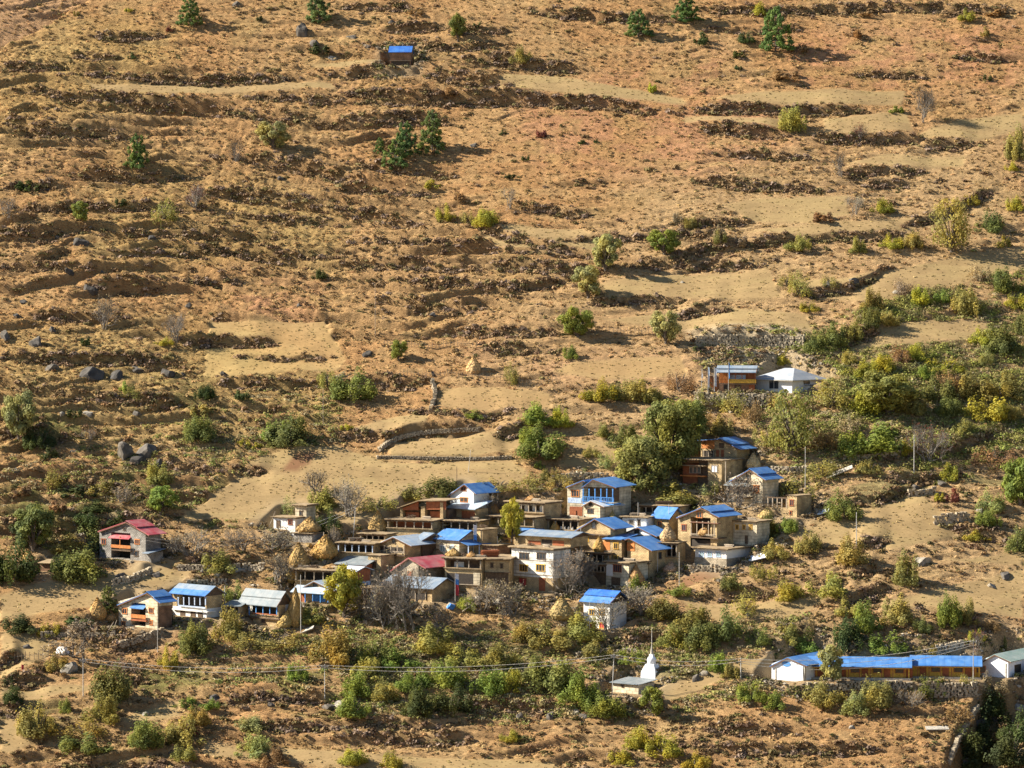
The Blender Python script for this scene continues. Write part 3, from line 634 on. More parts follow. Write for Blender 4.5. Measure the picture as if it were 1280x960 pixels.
# --- 24 tall recessed house
h = H('tall_house', 'tall tan house with blue tiered roof, projecting left wing and balcony holding hay', 847.5, 896, 922, 690, 'tallR')
h.upart('tan', 648, 863, 888, 2.2)
h.gable(845, 647, 876, 634.5, 899, 646, 'blue', 'tan', split=.5)
h.floor(862, 897, 670.5, -.7, 2.2); h.rail(863, 894, 666.5, 670.5, 'palewood', -.6); h.posts(864, 893, 651.5, 670, 5, -.4)
h.win(852, 656, 858, 663, frame='redwood'); h.win(871, 640, 878, 647, frame='orangewood'); h.floor(861, 897, 652, -.6, .4, 'trim', .15, 'header_beam'); h.panel(863.5, 674, 888, 688, 'dark', .2, 'bay_shade_panel', .2); h.done()  # ground-floor bay: dark panel coloured as shade
# --- 25 / 26
h = H('flat_house', 'tan flat-roofed house with three small ochre windows in a row', 915, 946, 962, 681, 'three', yaw=26)
h.wall('cream', 653).flat(t=.25)
for u in (919.5, 928, 936.5): h.win(u, 656.5, u+4, 661.5, frame='yellow')
h.panel(931, 669, 935, 680, 'timber', 0, 'door'); h.done()
h = H('flat_house', 'low whitewashed house with broad flat earth roof at the right end of the village', 869, 908, 938, 708, 'wideflat', yaw=28)
h.wall('white', 687.5); zz = h.z(697); h.mb('stone_base', 'stone').box(-.1, h.W+.1, -.12, h.D, -2.6, h.z(698.5)); h.flat(t=.3, ov=.7)
for u in (874, 884, 895): h.win(u, 690, u+6, 696, frame='paleblue', pane='tealglass')
h.done()
# --- 27
h = H('porch_house', 'gabled cream house with tiered blue roof and grey-roofed left porch, upper right of village', 909, 953, 973, 629, 'gabR')
h.wall('cream', 601, x0=h.x(936)); zt = h.zt; h.wall('cream', 600, x0=0, x1=h.x(936)-.002, y0=1.8); h.wall('cream', 619, x0=0, x1=h.x(936)-.002, y1=1.8)
h.zt = zt; h.gable(911, 602, 936, 586.5, 957, 599.5, 'blue', 'cream', split=.5, x0=0.3, y0=.02)
x0, zf = h.loc(906, 606, -1); h.shed(zf, zf+.9, 'grey', 0, h.x(937), -.4, 1.6, .4, .3, 'porch_roof'); h.posts(909, 936, 607.5, 618, 4, -.5); h.panel(910, 607, 936, 617.5, 'timber', 1.78, 'back_shade_panel'); h.floor(907, 938, 619.5, -.8, 1.8)  # dark timber panel stands in for shade at the porch back
h.win(933, 592.5, 938, 598.5, frame='timber', bars=0); h.win(942, 607, 949, 616, frame='orangewood', bars=2); h.done()
# --- 28 top house
h = H('wooden_house', 'house with orange plank front and blue tiered roof, standing highest below the walnut tree', 876, 921, 937, 576, 'topR', yaw=28)
h.wall('tan', 562); h.gable(872, 550, 898, 548.5, 926, 561.5, 'blue', 'tan', split=.6, bov=.8)
h.panel(877, 551, 893, 561, 'orangewood', 0, 'plank_front'); h.panel(899, 553.5, 905, 560, 'timber', 0, 'opening'); 
for u in (896, 902): h.door(u, 563, u+2.5, 572, 'redwood')
h.panel(878, 563, 893, 573, 'dark', 0, 'bay_shade_panel'); h.posts(880, 892, 563, 573, 3, -.1); h.done()  # shade of the lower bay painted as a dark panel
h = H('flat_house', 'flat mud-roofed lower house with red-brown shuttered room under the orange plank house', 852, 902, 928, 606, 'topR2', yaw=26)
h.wall('tan', 576.5, x0=h.x(885)); h.wall('timber', 577, x0=h.x(870), x1=h.x(885)-.002, y0=1); h.wall('redwood', 582, x0=0, x1=h.x(870)-.002, y0=.4); h.wall('timber', 594.5, x0=0.1, x1=h.x(885)-.004, y0=.6, name='cellar_wall')
h.flat(z=h.z(576.5), t=.25, ov=.5, x0=.3)
h.floor(848, 880, 581, -.6, .8, 'mud', .16, 'canopy'); h.floor(850, 880, 593.5, -.4, 1.0, 'orangewood', .25)
for u in (862, 867, 872): h.win(u, 584, u+4, 591, .4, frame='palewood', pane='glass')
h.win(889, 582, 897, 590, frame='palewood', pane='cloth_white'); h.posts(907, 917, 577, 604, 1, -.4); h.done()
# --- 29 ruin
h = H('ruin', 'half-open tan ruin with bare timber posts and one red-brown window, right village edge', 984, 996, 1014, 646, 'ruin', 'ruin', yaw=28, D=5)
h.wall('tan', 620.5).flat(t=.15, ov=.15); h.win(987, 625, 992, 632, frame='redwood'); h.win(987, 639, 990, 643, frame='redwood', bars=0)
h.mb('low_wall', 'tan').box(-4.4, -.02, 0, 4.5, -2.5, h.z(636)); h.mb('lintel', 'timber').box(-4.4, -.02, 0.02, .2, h.z(624), h.z(622.5)); h.mb('back_wall', 'tan').box(-4.4, -.02, 3.5, 4.4, h.z(636), h.z(626))
for i in range(5): MB().box(-4.3+i*1.0, -4.12+i*1.0, .03, .2, h.z(636), h.z(624)).build('post', 'palewood', h.root)
h.done()
# --- 30 hip roof, 31 orange house
h = H('hip_house', 'white bungalow with broad grey hip roof on the terrace above the village', 944, 990, 1027, 491, 'hip', yaw=34)
h.wall('white', 472); h.win(961, 475.5, 974, 486, frame='white', pane='glass', bars=1)
e = .95; ze = h.loc(941.5, 474, -e)[1]; y0, y1, X0, X1 = -e, h.D+e, -e, h.W+e
zr = ze+2.15; yc = h.D/2; r0, r1 = h.W*.40, h.W*.66
h.mb('roof', 'hiproof').poly([(X0, y0, ze), (X1, y0, ze), (X1, y1, ze), (X0, y1, ze), (r0, yc, zr), (r1, yc, zr)], [(0, 1, 5, 4), (1, 2, 5), (2, 3, 4, 5), (3, 0, 4), (3, 2, 1, 0)])
h.mb('fascia', 'concrete').box(X0+.05, X1-.05, y0+.05, y1-.05, ze-.16, ze-.004)
h.swin(1004.5, 474, 1012, 479)
y, zz = h.sloc(1006, 480); h.mb('side_porch', 'white').box(h.W+.01, h.W+1.2, y, y+3, -2, zz-.3); h.mb('side_porch_roof', 'greyblue').box(h.W+.012, h.W+1.5, y-.3, y+3.3, zz-.2, zz-.1); h.done()
h = H('balcony_house', 'orange boarded house with grey roof and ochre balcony left of the hip-roofed bungalow', 899, 942, 950, 489, 'orangeH', yaw=10, D=4)
h.wall('brick', 479); zb = h.zt; zt = h.z(465)
xa = h.x(911); h.mb('upper_boards', 'orangewood').box(0, xa, .9, h.D, zb+.001, zt); h.mb('upper_boards', 'redwood').box(xa, h.W, 1.8, h.D, zb+.001, zt); h.zt = zt
h.sidegable(464.5, 457.5, 'greyblue', 'redwood', ov=.7, sov=.6, tiers=True)
h.floor(911, 945, 479.5, -.5, 1.8, 'timber'); h.rail(911, 945, 474, 479, 'yellow', -.45, solid=True); h.posts(911, 944, 466, 474, 5, -.4, 'redwood'); h.posts(899.5, 910, 465.5, 479, 3, .1, 'orangewood', .1); h.rail(899.5, 911, 474, 479, 'orangewood', .1)
h.panel(913, 468.5, 932, 474, 'paleblue', 1.78, 'pale_wall_panel', .05)
h.door(905, 481, 910, 488.5, 'dark'); h.door(919, 481, 926, 488.5, 'timber'); h.door(937, 481, 943, 488.5, 'redwood'); h.done()
# --- 32 school
h = H('school_hall', 'white gabled hall with blue roof at the left end of the long school building', 964.5, 1006, 1030, 852, 'schoolA', cat='school', yaw=26, D=11)
h.wall('purewhite', 833); h.gable(962, 832.5, 984, 821.5, 1009, 832, 'blue', 'purewhite', ov=.35)
MB().box(.7, .95, -.06, .05, -.5, h.zt-.6).build('pilaster', 'concrete', h.root); MB().box(h.W-.35, h.W+.04, -.07, .3, -.5, h.zt-.1).build('pilaster', 'concrete', h.root)
A = h.loc(983, 830)
mm = MB(); n = 20
mm.poly([(A[0]+.85*math.cos(2*math.pi*i/n), -.05, A[1]+.45*math.sin(2*math.pi*i/n)) for i in range(n)]+[(A[0]+.85*math.cos(2*math.pi*i/n), .03, A[1]+.45*math.sin(2*math.pi*i/n)) for i in range(n)], [tuple(range(n))]+[(i, (i+1) % n, n+(i+1) % n, n+i) for i in range(n)])
e = mm.build('emblem', 'bluepaint', h.root); h.done()
def classblock(label, u0, u1, v, vE, vR, nd, key):
    h = H('classroom_block', label, u0, u1, u1+6, v, key, cat='school', yaw=7, D=6.5)
    zt = h.z(vE+2); h.zt = zt
    h.mb('wall', 'yellow').box(0, h.W, .9, h.D, -2.5, zt); h.mb('plinth', 'concrete').box(-.2, h.W+.2, -.3, .92, -2.5, .25)
    h.mb('wall', 'yellow').box(h.W-.25, h.W, .3, .899, .25, zt)
    h.sidegable(vE, vR, 'deepblue' if 0 else 'blue', 'yellow', ov=.3, sov=.4)
    for i in range(nd):
        x = h.W*(i+.5)/nd
        MB().box(x-.07, x+.07, .1, .24, .25, zt-.05).build('post', 'redwood', h.root)
        a = x+h.W/nd*.18
        if i % 2 == 0: MB().box(a, a+1.1, 0.8, .95, .3, 2.3).build('door', 'redwood', h.root)
        else:
            o = MB().box(a, a+1.6, 0.82, .95, 1.0, 1.08).box(a, a+1.6, 0.82, .95, 2.1, 2.2).box(a, a+.1, 0.82, .95, 1.08, 2.1).box(a+1.5, a+1.6, 0.82, .95, 1.08, 2.1).build('window', 'redwood', h.root); MB().box(a+.1, a+1.5, 0.86, .95, 1.08, 2.1).build('pane', 'glass', o)
    h.done(); return h
classblock('ochre classroom block with long blue roof behind bushes, left section of the school', 1012, 1137, 850, 834.5, 821.5, 9, 'schoolB')
classblock('ochre classroom block with blue roof next to the green-roofed hall, right section of the school', 1140, 1225, 849, 833, 820, 6, 'schoolC')
h = H('school_hall', 'white gabled hall with green roof at the right edge, end of the school', 1226, 1260, 1296, 847, 'schoolD', cat='school', yaw=26, D=11)
h.wall('purewhite', 828); h.gable(1223, 829, 1243, 817.5, 1264, 827, 'green', 'purewhite', ov=.35)
MB().box(.0, .35, -.07, .1, -.5, h.zt-.1).build('pilaster', 'concrete', h.root); MB().box(h.W-.5, h.W-.25, -.06, .05, -.5, h.zt-.2).build('pilaster', 'concrete', h.root)
h.swin(1268, 832, 1276, 839, pane='dark'); h.done()
# --- small rooms packed between the larger houses
h = H('small_house', 'small tan box room with dark doorway beside the red-brown plank lean-to', 460, 476, 481, 711, 'boxA', yaw=26, D=4)
h.wall('tan', 695.5).flat(t=.22, ov=.25); h.door(465, 700, 470, 710, 'timber'); h.done()
h = H('shed', 'dark timber shed with flat earth roof left of the white three-storey house', 604, 622, 632, 698, 'boxB', 'shed', yaw=24, D=4)
h.wall('brick', 683).flat(t=.25, ov=.4); h.panel(606, 686, 613, 697, 'dark', 0, 'bay_shade_panel', .3, .02); h.done()  # shed bay is a dark panel imitating shade
h = H('shed', 'low open shed with pale posts under the open-porch tan house', 736, 757, 764, 719, 'boxC', 'shed', yaw=20, D=4)
h.verandah(707, 716, 5, 'timber', rd=1.5).flat(t=.22, ov=.4); h.done()
h = H('platform', 'open timber platform on posts holding a haystack before the small steep blue roof', 820, 847, 853, 702, 'boxD', 'platform', yaw=16, D=4)
h.verandah(680, 697, 5, 'tan', rd=1.8).flat(t=.22, ov=.3); h.done()
h = H('shed', 'brown plank shed with flat roof squeezed behind the leaning orange haystack', 588, 604, 610, 716, 'boxE', 'shed', yaw=22, D=4)
h.wall('redwood', 700).flat(t=.24, ov=.4); h.panel(591, 704, 597, 715, 'dark', 0, 'bay_shade_panel', .3, .02); h.done()  # dark panel imitates the shade of an open front
h = H('small_house', 'tan mud room with timber balcony on the right edge of the upper roof row', 684, 703, 712, 690, 'boxF', yaw=26, D=4)
h.verandah(673, 684, 4, 'tan', rd=1.4, inner='redwood').flat(t=.24, ov=.4); h.done()
# --- 33 hut at the top
h = H('hut', 'tiny timber hut with deep blue roof standing alone high on the slope', 487, 513.5, 516, 82, 'hut', cat='hut', yaw=5, D=4)
h.wall('brick', 66); h.sidegable(65, 57.5, 'deepblue', 'brick', ov=.4, sov=.25); h.mb('ledge', 'palewood').box(-.1, h.W+.1, -.25, .02, h.z(75.5)-.1, h.z(75.5)); h.panel(489, 76.5, 512, 81.5, 'dark', 0, 'base_shade_panel', .2, .03); h.done()  # shade under the ledge painted as a dark panel
# --- 34 shed near the stupa
h = H('shed', 'low stone shed with grey flat sheet roof left below the white stupa', 766, 798, 818, 867.5, 'shedS', 'shed', yaw=28)
h.wall('cream', 856); h.shed(h.zt+.02, h.zt+.35, 'grey', ov=.45, sov=.45); h.win(777, 856.8, 780, 859, pane='dark', bars=0); h.mb('band', 'timber').box(-.02, h.W+.02, -.05, .02, h.z(857), h.zt); h.done()
# --- small wooden shed far left
h = H('shed', 'small weathered wooden shed among dark trees at the left edge', 50, 62, 65, 714, 'shedW', 'shed', yaw=15, D=3)
h.wall('brick', 704).shed(h.zt, h.zt+.3, 'mud'); h.done()
# ------------------------------------------------------------------ the hillside
def axis(lo, hi, d, out_lo, out_hi, g=1.22):
    c = list(np.arange(lo, hi+1e-6, d)); st = d; a = []
    x = lo
    while x > out_lo: st *= g; x -= st; a.append(x)
    b = []; x = c[-1]; st = d
    while x < out_hi: st *= g; x += st; b.append(x)
    return np.array(a[::-1]+c+b)
GX = axis(-126, 126, .25, -620, 620); GY = axis(-68, 216, .29, -640, 560)
X, Y = np.meshgrid(GX, GY)
ZB = base(X, Y)
U, V = project(X, Y, ZB)
inside = (Y > -75) & (Y < 260) & (np.abs(X) < 150)
U = np.where(inside, U, -9999.); V = np.where(inside, V, -9999.)
dV = np.abs(np.gradient(V, axis=0)/np.gradient(Y, axis=0)); dV = np.where(inside, np.clip(dV, 1.2, 8), 3.5)   # pixels per metre of depth
wig = (fbm(X/9, Y/9, 3, 3)-.5)                         # irregularity of every drawn line

def polymask(pts, soft=2.5, warp=9.0):
    pts = np.array(pts, float); x0, y0 = pts.min(0)-20; x1, y1 = pts.max(0)+20
    rows = np.where(((V > y0) & (V < y1) & (U > x0) & (U < x1)).any(1))[0]
    out = np.zeros_like(U)
    if len(rows) == 0: return out
    r0, r1 = rows[0], rows[-1]+1
    cols = np.where(((V[r0:r1] > y0) & (V[r0:r1] < y1) & (U[r0:r1] > x0) & (U[r0:r1] < x1)).any(0))[0]; c0, c1 = cols[0], cols[-1]+1
    u = U[r0:r1, c0:c1]+warp*wig[r0:r1, c0:c1]; v = V[r0:r1, c0:c1]+warp*.7*wig[r0:r1, c0:c1]
    ins = np.zeros(u.shape, bool); dist = np.full(u.shape, 1e9)
    n = len(pts)
    for i in range(n):
        ax, ay = pts[i]; bx, by = pts[(i+1) % n]
        cnd = ((ay > v) != (by > v))
        with np.errstate(divide='ignore', invalid='ignore'):
            xi = ax+(v-ay)*(bx-ax)/((by-ay) or 1e-9)
        ins ^= cnd & (u < xi)
        L2 = (bx-ax)**2+(by-ay)**2; t = np.clip(((u-ax)*(bx-ax)+(v-ay)*(by-ay))/L2, 0, 1)
        dist = np.minimum(dist, np.hypot(u-ax-t*(bx-ax), v-ay-t*(by-ay)))
    sd = np.where(ins, dist, -dist)
    out[r0:r1, c0:c1] = sstep(-soft, soft, sd); return out

FIELDS = [
 [(112,106),(200,104),(300,106),(415,103),(420,112),(300,118),(160,120),(120,116)],
 [(385,83),(470,78),(520,83),(430,90)],
 [(630,90),(690,92),(760,108),(850,122),(858,130),(770,127),(680,118),(620,115)],
 [(893,128),(940,116),(1040,113),(1132,112),(1128,132),(1030,136),(930,136)],
 [(1028,146),(1135,142),(1140,165),(1080,172),(1030,168)],
 [(1150,168),(1200,150),(1278,140),(1278,160),(1220,178),(1150,174)],
 [(853,144),(975,148),(975,164),(930,158),(853,152)],
 [(1055,204),(1120,195),(1210,194),(1205,208),(1110,212)],
 [(903,258),(950,247),(1062,246),(1060,268),(1010,280),(940,278)],
 [(935,290),(1050,278),(1150,272),(1140,288),(1000,298)],
 [(600,292),(640,286),(730,290),(760,312),(690,320),(625,316)],
 [(745,354),(800,346),(960,335),(975,372),(900,378),(760,374)],
 [(750,398),(850,388),(1005,391),(1015,412),(900,416),(800,406)],
 [(985,352),(1060,352),(1120,338),(1200,318),(1280,308),(1280,335),(1180,358),(1090,378),(1010,366)],
 [(1050,440),(1100,405),(1160,398),(1235,402),(1230,418),(1140,430)],
 [(262,405),(410,402),(430,450),(420,462),(300,474),(255,472)],
 [(540,490),(600,484),(690,492),(690,512),(600,518),(545,512)],
 [(485,560),(500,545),(560,538),(660,540),(655,560),(600,572),(490,572)],
 [(420,540),(540,512),(530,535),(470,548),(430,546)],
 [(480,575),(640,575),(660,590),(650,605),(560,612),(540,640),(430,655),(330,650),(225,650),(260,622),(310,580),(350,562),(420,556)],
 [(690,465),(720,450),(850,445),(858,470),(760,474)],
 [(700,580),(720,552),(780,545),(820,575),(770,590)],
 [(0,745),(90,720),(150,712),(215,700),(245,712),(225,735),(160,748),(130,760),(0,776)],
 [(0,792),(40,790),(62,800),(58,822),(0,850)],
 [(0,860),(90,853),(120,860),(60,872),(0,876)],
 [(150,895),(225,875),(225,895),(160,905)],
 [(0,895),(20,892),(40,930),(0,945)],
 [(985,668),(1040,645),(1090,628),(1150,615),(1180,640),(1200,668),(1120,688),(1040,680)],
 [(1100,752),(1170,738),(1280,712),(1280,775),(1200,768)],
 [(1180,700),(1280,690),(1280,708)],
 [(850,752),(960,752),(1050,740),(1000,770),(900,778)],
 [(800,868),(850,850),(935,825),(965,815),(960,830),(880,862),(830,880)],
 [(850,722),(900,710),(905,725),(850,740)],
 [(255,930),(420,936),(560,945),(700,955),(700,966),(500,962),(250,945)],
]
field = np.zeros_like(X)
for p in FIELDS: field = np.maximum(field, polymask(p))
# relief mask: where small terracettes are strong
rough = .38+0*X
for p, a in (([(-60,60),(430,70),(470,240),(420,480),(430,560),(300,640),(-60,700)], 1.0), ([(380,60),(640,60),(620,330),(700,400),(430,430)], .8),
             ([(560,130),(880,150),(900,260),(740,290),(560,250)], -.28), ([(960,25),(1300,20),(1300,130),(980,110)], -.2), ([(400,870),(1200,880),(1200,1000),(-60,1000),(-60,870)], .25)):
    m = polymask(p, 25, 30); rough = rough*(1-m)+(.45+.55*a)*m if a > 0 else rough*(1-m)+(.45+a)*m
rough = np.clip(rough, .12, 1)*(1-field)

H_ = ZB.copy()
bank = np.zeros_like(X); line = np.zeros_like(X)
BANKS = [  # pixel polyline, height in metres, width of the riser in metres
 ([(80,90),(165,97),(290,101),(385,100)],1.5),([(0,108),(100,121),(200,129),(258,134),(300,140),(427,156)],1.7),([(0,152),(60,165),(185,173)],2.0),
 ([(265,194),(340,201),(427,221),(485,243)],1.9),([(80,220),(165,223),(232,222)],1.5),([(105,290),(200,298),(355,298)],1.8),([(300,122),(427,127)],1.2),
 ([(115,44),(208,45)],1.1),([(88,68),(150,73)],1.2),([(427,8),(525,13)],1.4),([(475,38),(560,34)],1.4),([(660,15),(790,22),(852,29)],1.7),
 ([(400,92),(520,92),(645,107)],2.0),([(565,72),(735,91)],1.8),([(427,128),(600,122),(645,123),(760,131),(860,146)],2.0),([(427,118),(560,130)],1.2),
 ([(427,150),(520,147),(565,152)],1.7),([(427,234),(545,243)],1.5),([(427,262),(525,283)],1.4),([(690,230),(760,226)],.7),([(640,256),(737,270)],1.0),
 ([(853,13),(960,15),(1100,11),(1285,11)],1.5),([(850,138),(960,141),(1098,138)],1.6),([(868,157),(982,169)],1.9),([(1018,173),(1090,176),(1148,175)],1.8),
 ([(1155,181),(1212,178)],1.6),([(1058,216),(1152,215)],1.6),([(1088,229),(1132,229)],1.3),([(850,282),(942,280)],1.2),([(1130,281),(1180,268),(1245,236)],1.4),
 ([(850,322),(885,311),(925,308)],1.5),([(1195,70),(1272,73)],.9),([(1190,52),(1262,52)],.8),([(38,396),(165,396)],1.6),([(98,357),(202,361)],1.7),
 ([(228,426),(345,430)],1.6),([(265,477),(405,482)],1.6),([(195,580),(270,592)],1.6),([(50,600),(182,622)],1.5),([(288,591),(332,588)],1.0),
 ([(465,376),(605,387)],2.0),([(548,411),(705,419)],1.5),([(735,378),(858,376)],1.4),([(474,561),(488,548),(537,537),(605,533)],1.9),([(427,545),(482,547)],1.3),
 ([(465,570),(652,571)],.6),([(500,516),(592,521),(652,514)],1.1),([(628,541),(660,535)],1.5),([(427,480),(538,478)],1.6),([(638,360),(705,348)],1.6),
 ([(868,425),(1008,427)],2.4),([(875,442),(960,444)],1.6),([(1000,368),(1060,361),(1108,336)],1.6),([(850,390),(905,387)],1.2),([(1050,428),(1092,414)],1.8),
 ([(1085,571),(1180,567),(1262,537)],1.5),([(1053,628),(1110,621),(1142,608)],1.7),([(866,500),(905,505),(965,507)],3.0),([(40,792),(150,794),(222,800)],1.5),
 ([(140,808),(190,793),(218,781)],1.7),([(222,708),(332,702)],1.4),([(233,726),(285,721)],1.2),([(8,854),(52,852)],1.3),([(0,880),(22,888)],1.6),([(0,830),(20,826)],1.6),
 ([(255,872),(427,876)],1.4),([(158,851),(200,850)],1.0),([(995,862),(1140,861),(1230,858)],2.4),([(1058,748),(1108,734)],1.6),([(1072,718),(1092,709)],1.3),([(1072,683),(1104,674)],1.5),
 ([(700,792),(830,800),(900,800)],1.6),([(760,875),(830,882)],1.4),([(560,880),(700,886)],1.5),([(420,915),(600,925)],1.2),([(880,910),(1010,918)],.9),([(300,905),(420,912)],1.3),
 ([(1150,760),(1270,790)],1.1),([(1110,600),(1200,590)],1.2),([(1180,655),(1280,680)],1.2),([(860,745),(960,742)],1.4),([(560,272),(640,300),(760,325)],1.2),([(600,330),(760,342)],1.6),
 ([(80,640),(230,660)],1.4),([(0,655),(90,668)],1.5),([(0,480),(120,500),(260,505)],1.3),([(0,540),(90,548)],1.4),([(0,330),(120,338)],1.3),([(200,345),(330,352)],1.2),([(440,330),(600,338)],1.4),
 ([(428,56),(540,60),(640,58)],1.1),([(0,262),(110,259),(260,264)],1.3),([(430,300),(560,309),(705,319)],1.3),([(115,318),(280,316),(425,323)],1.4),([(440,349),(560,353),(645,359)],1.2),
 ([(600,431),(705,439)],1.1),([(0,446),(110,449),(232,455)],1.5),([(860,228),(960,232),(1052,237)],1.2),([(880,192),(1012,197)],1.2),([(700,301),(800,297),(905,290)],1.1),([(915,304),(1020,300),(1135,293)],1.3),([(780,331),(960,331)],1.1),
 ([(430,205),(500,214),(575,218)],1.1),([(0,84),(80,82)],1.2),([(240,240),(330,246),(430,262)],1.5),([(0,290),(95,292)],1.3),([(300,270),(420,276)],1.1),([(0,232),(75,236)],1.3),([(300,446),(420,450)],.9),([(880,35),(1010,38)],1.0),([(1060,92),(1170,96)],.9),([(560,45),(640,40)],1.1),
 ([(120,690),(230,684)],1.1),([(430,905),(560,910)],1.1),([(840,930),(1000,938),(1120,932)],1.0),([(80,960),(250,957)],1.1),
]
for i, (pl, hh) in enumerate(BANKS):
    pu = [p[0] for p in pl]; pv = [p[1] for p in pl]
    r = (V > min(pv)-60) & (V < max(pv)+60) & (U > pu[0]-30) & (U < pu[-1]+30)
    rr = np.where(r.any(1))[0]; cc = np.where(r.any(0))[0]
    if len(rr) == 0: continue
    q = np.s_[rr[0]:rr[-1]+1, cc[0]:cc[-1]+1]
    u, v = U[q], V[q]
    vl = np.interp(u, pu, pv)+7*wig[q]+3*(vn(X[q]/2.3, Y[q]/6, 70+i)-.5)
    d = (vl-v)/dV[q]                                     # metres uphill of the line
    fade = sstep(pu[0]-12, pu[0]+.25*(pu[-1]-pu[0]), u)*(1-sstep(pu[-1]-.25*(pu[-1]-pu[0]), pu[-1]+12, u))*(.7+.6*vn(X[q]/12, Y[q]/12, 170+i))
    st = sstep(-.33, .33, d)
    off = hh*fade*np.where(d < 0, -.5*np.exp(np.minimum(d, 0)/4.5), .5*np.exp(-np.maximum(d, 0)/7.0))
    sm = 1.25*hh*fade*(st-.5)*np.where(d < 0, np.exp(np.minimum(d, 0)/4.0), np.exp(-np.maximum(d, 0)/7.0))
    H_[q] += sm
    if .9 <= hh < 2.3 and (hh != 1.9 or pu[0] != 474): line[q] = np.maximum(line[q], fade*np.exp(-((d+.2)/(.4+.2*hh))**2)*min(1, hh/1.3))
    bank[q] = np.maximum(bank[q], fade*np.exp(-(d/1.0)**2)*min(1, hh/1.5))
field = field*(1-.95*np.clip(line, 0, 1))
# irregular terracettes along the contours
lw = fbm(X/34, Y/40, 8, 3)
dip = .10*X*np.exp(-((X+50)/60)**2)
for per, amp, sd in ((5.6, 2.2, 1), (3.1, .95, 2), (1.5, .42, 3)):
    ph = (Y+dip*(1 if sd < 3 else .5)+(.12*X if sd == 3 else 0)+24*(lw-.5)+2.4*(fbm(X/26, Y/11, 20+sd, 3)-.5)+.35*(vn(X/3.5, Y/2.5, 25+sd)-.5))/per
    fr = ph-np.floor(ph)
    saw = np.where(fr < .88, fr/.88, (1-fr)/.12)-.5        # slow tread, quick riser
    patch = sstep(.44, .58, fbm(X/42, Y/6.5, 30+sd, 3)) if sd < 3 else sstep(.36, .56, fbm(X/8, Y/4, 33, 3))*(.55+.45*rough)/np.maximum(rough, .2)*(1-field)
    A = amp*rough*patch*(1 if sd < 3 else .6+.8*vn(X/1.9, Y/1.1, 37))
    H_ += -A*saw*.9
    bank = np.maximum(bank, (.8 if sd < 3 else .45)*np.clip(patch*rough, 0, 1)*((fr > .80))*np.exp(-((fr-.93)/.07)**2))
# hummocks and tussocks
hm = (fbm(X/7, Y/1.7, 50, 3)-.5)*.55*(.25+rough)+(.5-np.abs(vn(X/1.6+.4*wig, Y/.75, 56)*2-1))*.26*(.25+rough)*sstep(.35, .6, vn(X/7, Y/5, 57))+(np.abs(vn(X/2.6, Y/1.1, 55)-.5)*2-.5)*.36*(.3+rough)+(vn(X/.9, Y/.6, 58)-.5)*.22*(.35+rough)
H_ += np.where(inside, hm*(1-.86*field), (fbm(X/20, Y/20, 50, 3)-.5)*3)
H_ += field*(vn(X/2.5, Y/2.5, 61)-.5)*.12
# the gully at the lower right corner
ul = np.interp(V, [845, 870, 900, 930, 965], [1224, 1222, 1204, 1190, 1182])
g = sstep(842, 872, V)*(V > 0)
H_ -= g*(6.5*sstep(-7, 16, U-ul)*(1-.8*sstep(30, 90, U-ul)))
# the far slope behind the ridge in the top left corner
far_ = (V > -900)*sstep(-4, 4, (64-.60*U)-V-14*wig)*(U < 160)
H_ -= far_*2.5*np.exp(-((64-.6*U-V)/30)**2)
# levelled ground for each building (the far ones first)
village = np.zeros_like(X)
for ox, oy, oz, a, W_, D_ in sorted(PADS, key=lambda p: -p[1]):
    rx = (X-ox)*math.cos(a)-(Y-oy)*math.sin(a); ry = (X-ox)*math.sin(a)+(Y-oy)*math.cos(a)
    dx = np.maximum(np.maximum(-.8-rx, rx-W_-.6), 0); dy = np.maximum(np.maximum(-1.6-ry, ry-D_-.3), 0)
    d = np.hypot(dx, dy); k = 1-sstep(0, 1.9, d)
    H_ = H_*(1-k)+(oz-.05+.12*(vn(X/1.3, Y/1.3, 5)-.5))*k
    fx_ = np.maximum(np.maximum(-.5-rx, rx-W_-.3), 0); fy_ = np.maximum(np.maximum(-6.0-ry, ry+1.0), 0); kf = 1-sstep(0, 1.6, np.hypot(fx_, fy_))
    H_ = np.where(kf > 0, H_*(1-kf)+np.minimum(H_, oz-.1)*kf, H_)
    village = np.maximum(village, 1-sstep(0, 5, d))
ZG = H_
def gz(x, y):
    i = np.clip(np.searchsorted(GX, x)-1, 0, len(GX)-2); j = np.clip(np.searchsorted(GY, y)-1, 0, len(GY)-2)
    tx = (x-GX[i])/(GX[i+1]-GX[i]); ty = (y-GY[j])/(GY[j+1]-GY[j])
    return (ZG[j, i]*(1-tx)+ZG[j, i+1]*tx)*(1-ty)+(ZG[j+1, i]*(1-tx)+ZG[j+1, i+1]*tx)*ty
def hit(u, v):
    p = march(u, v, gz, 480, 860, 1600); return p
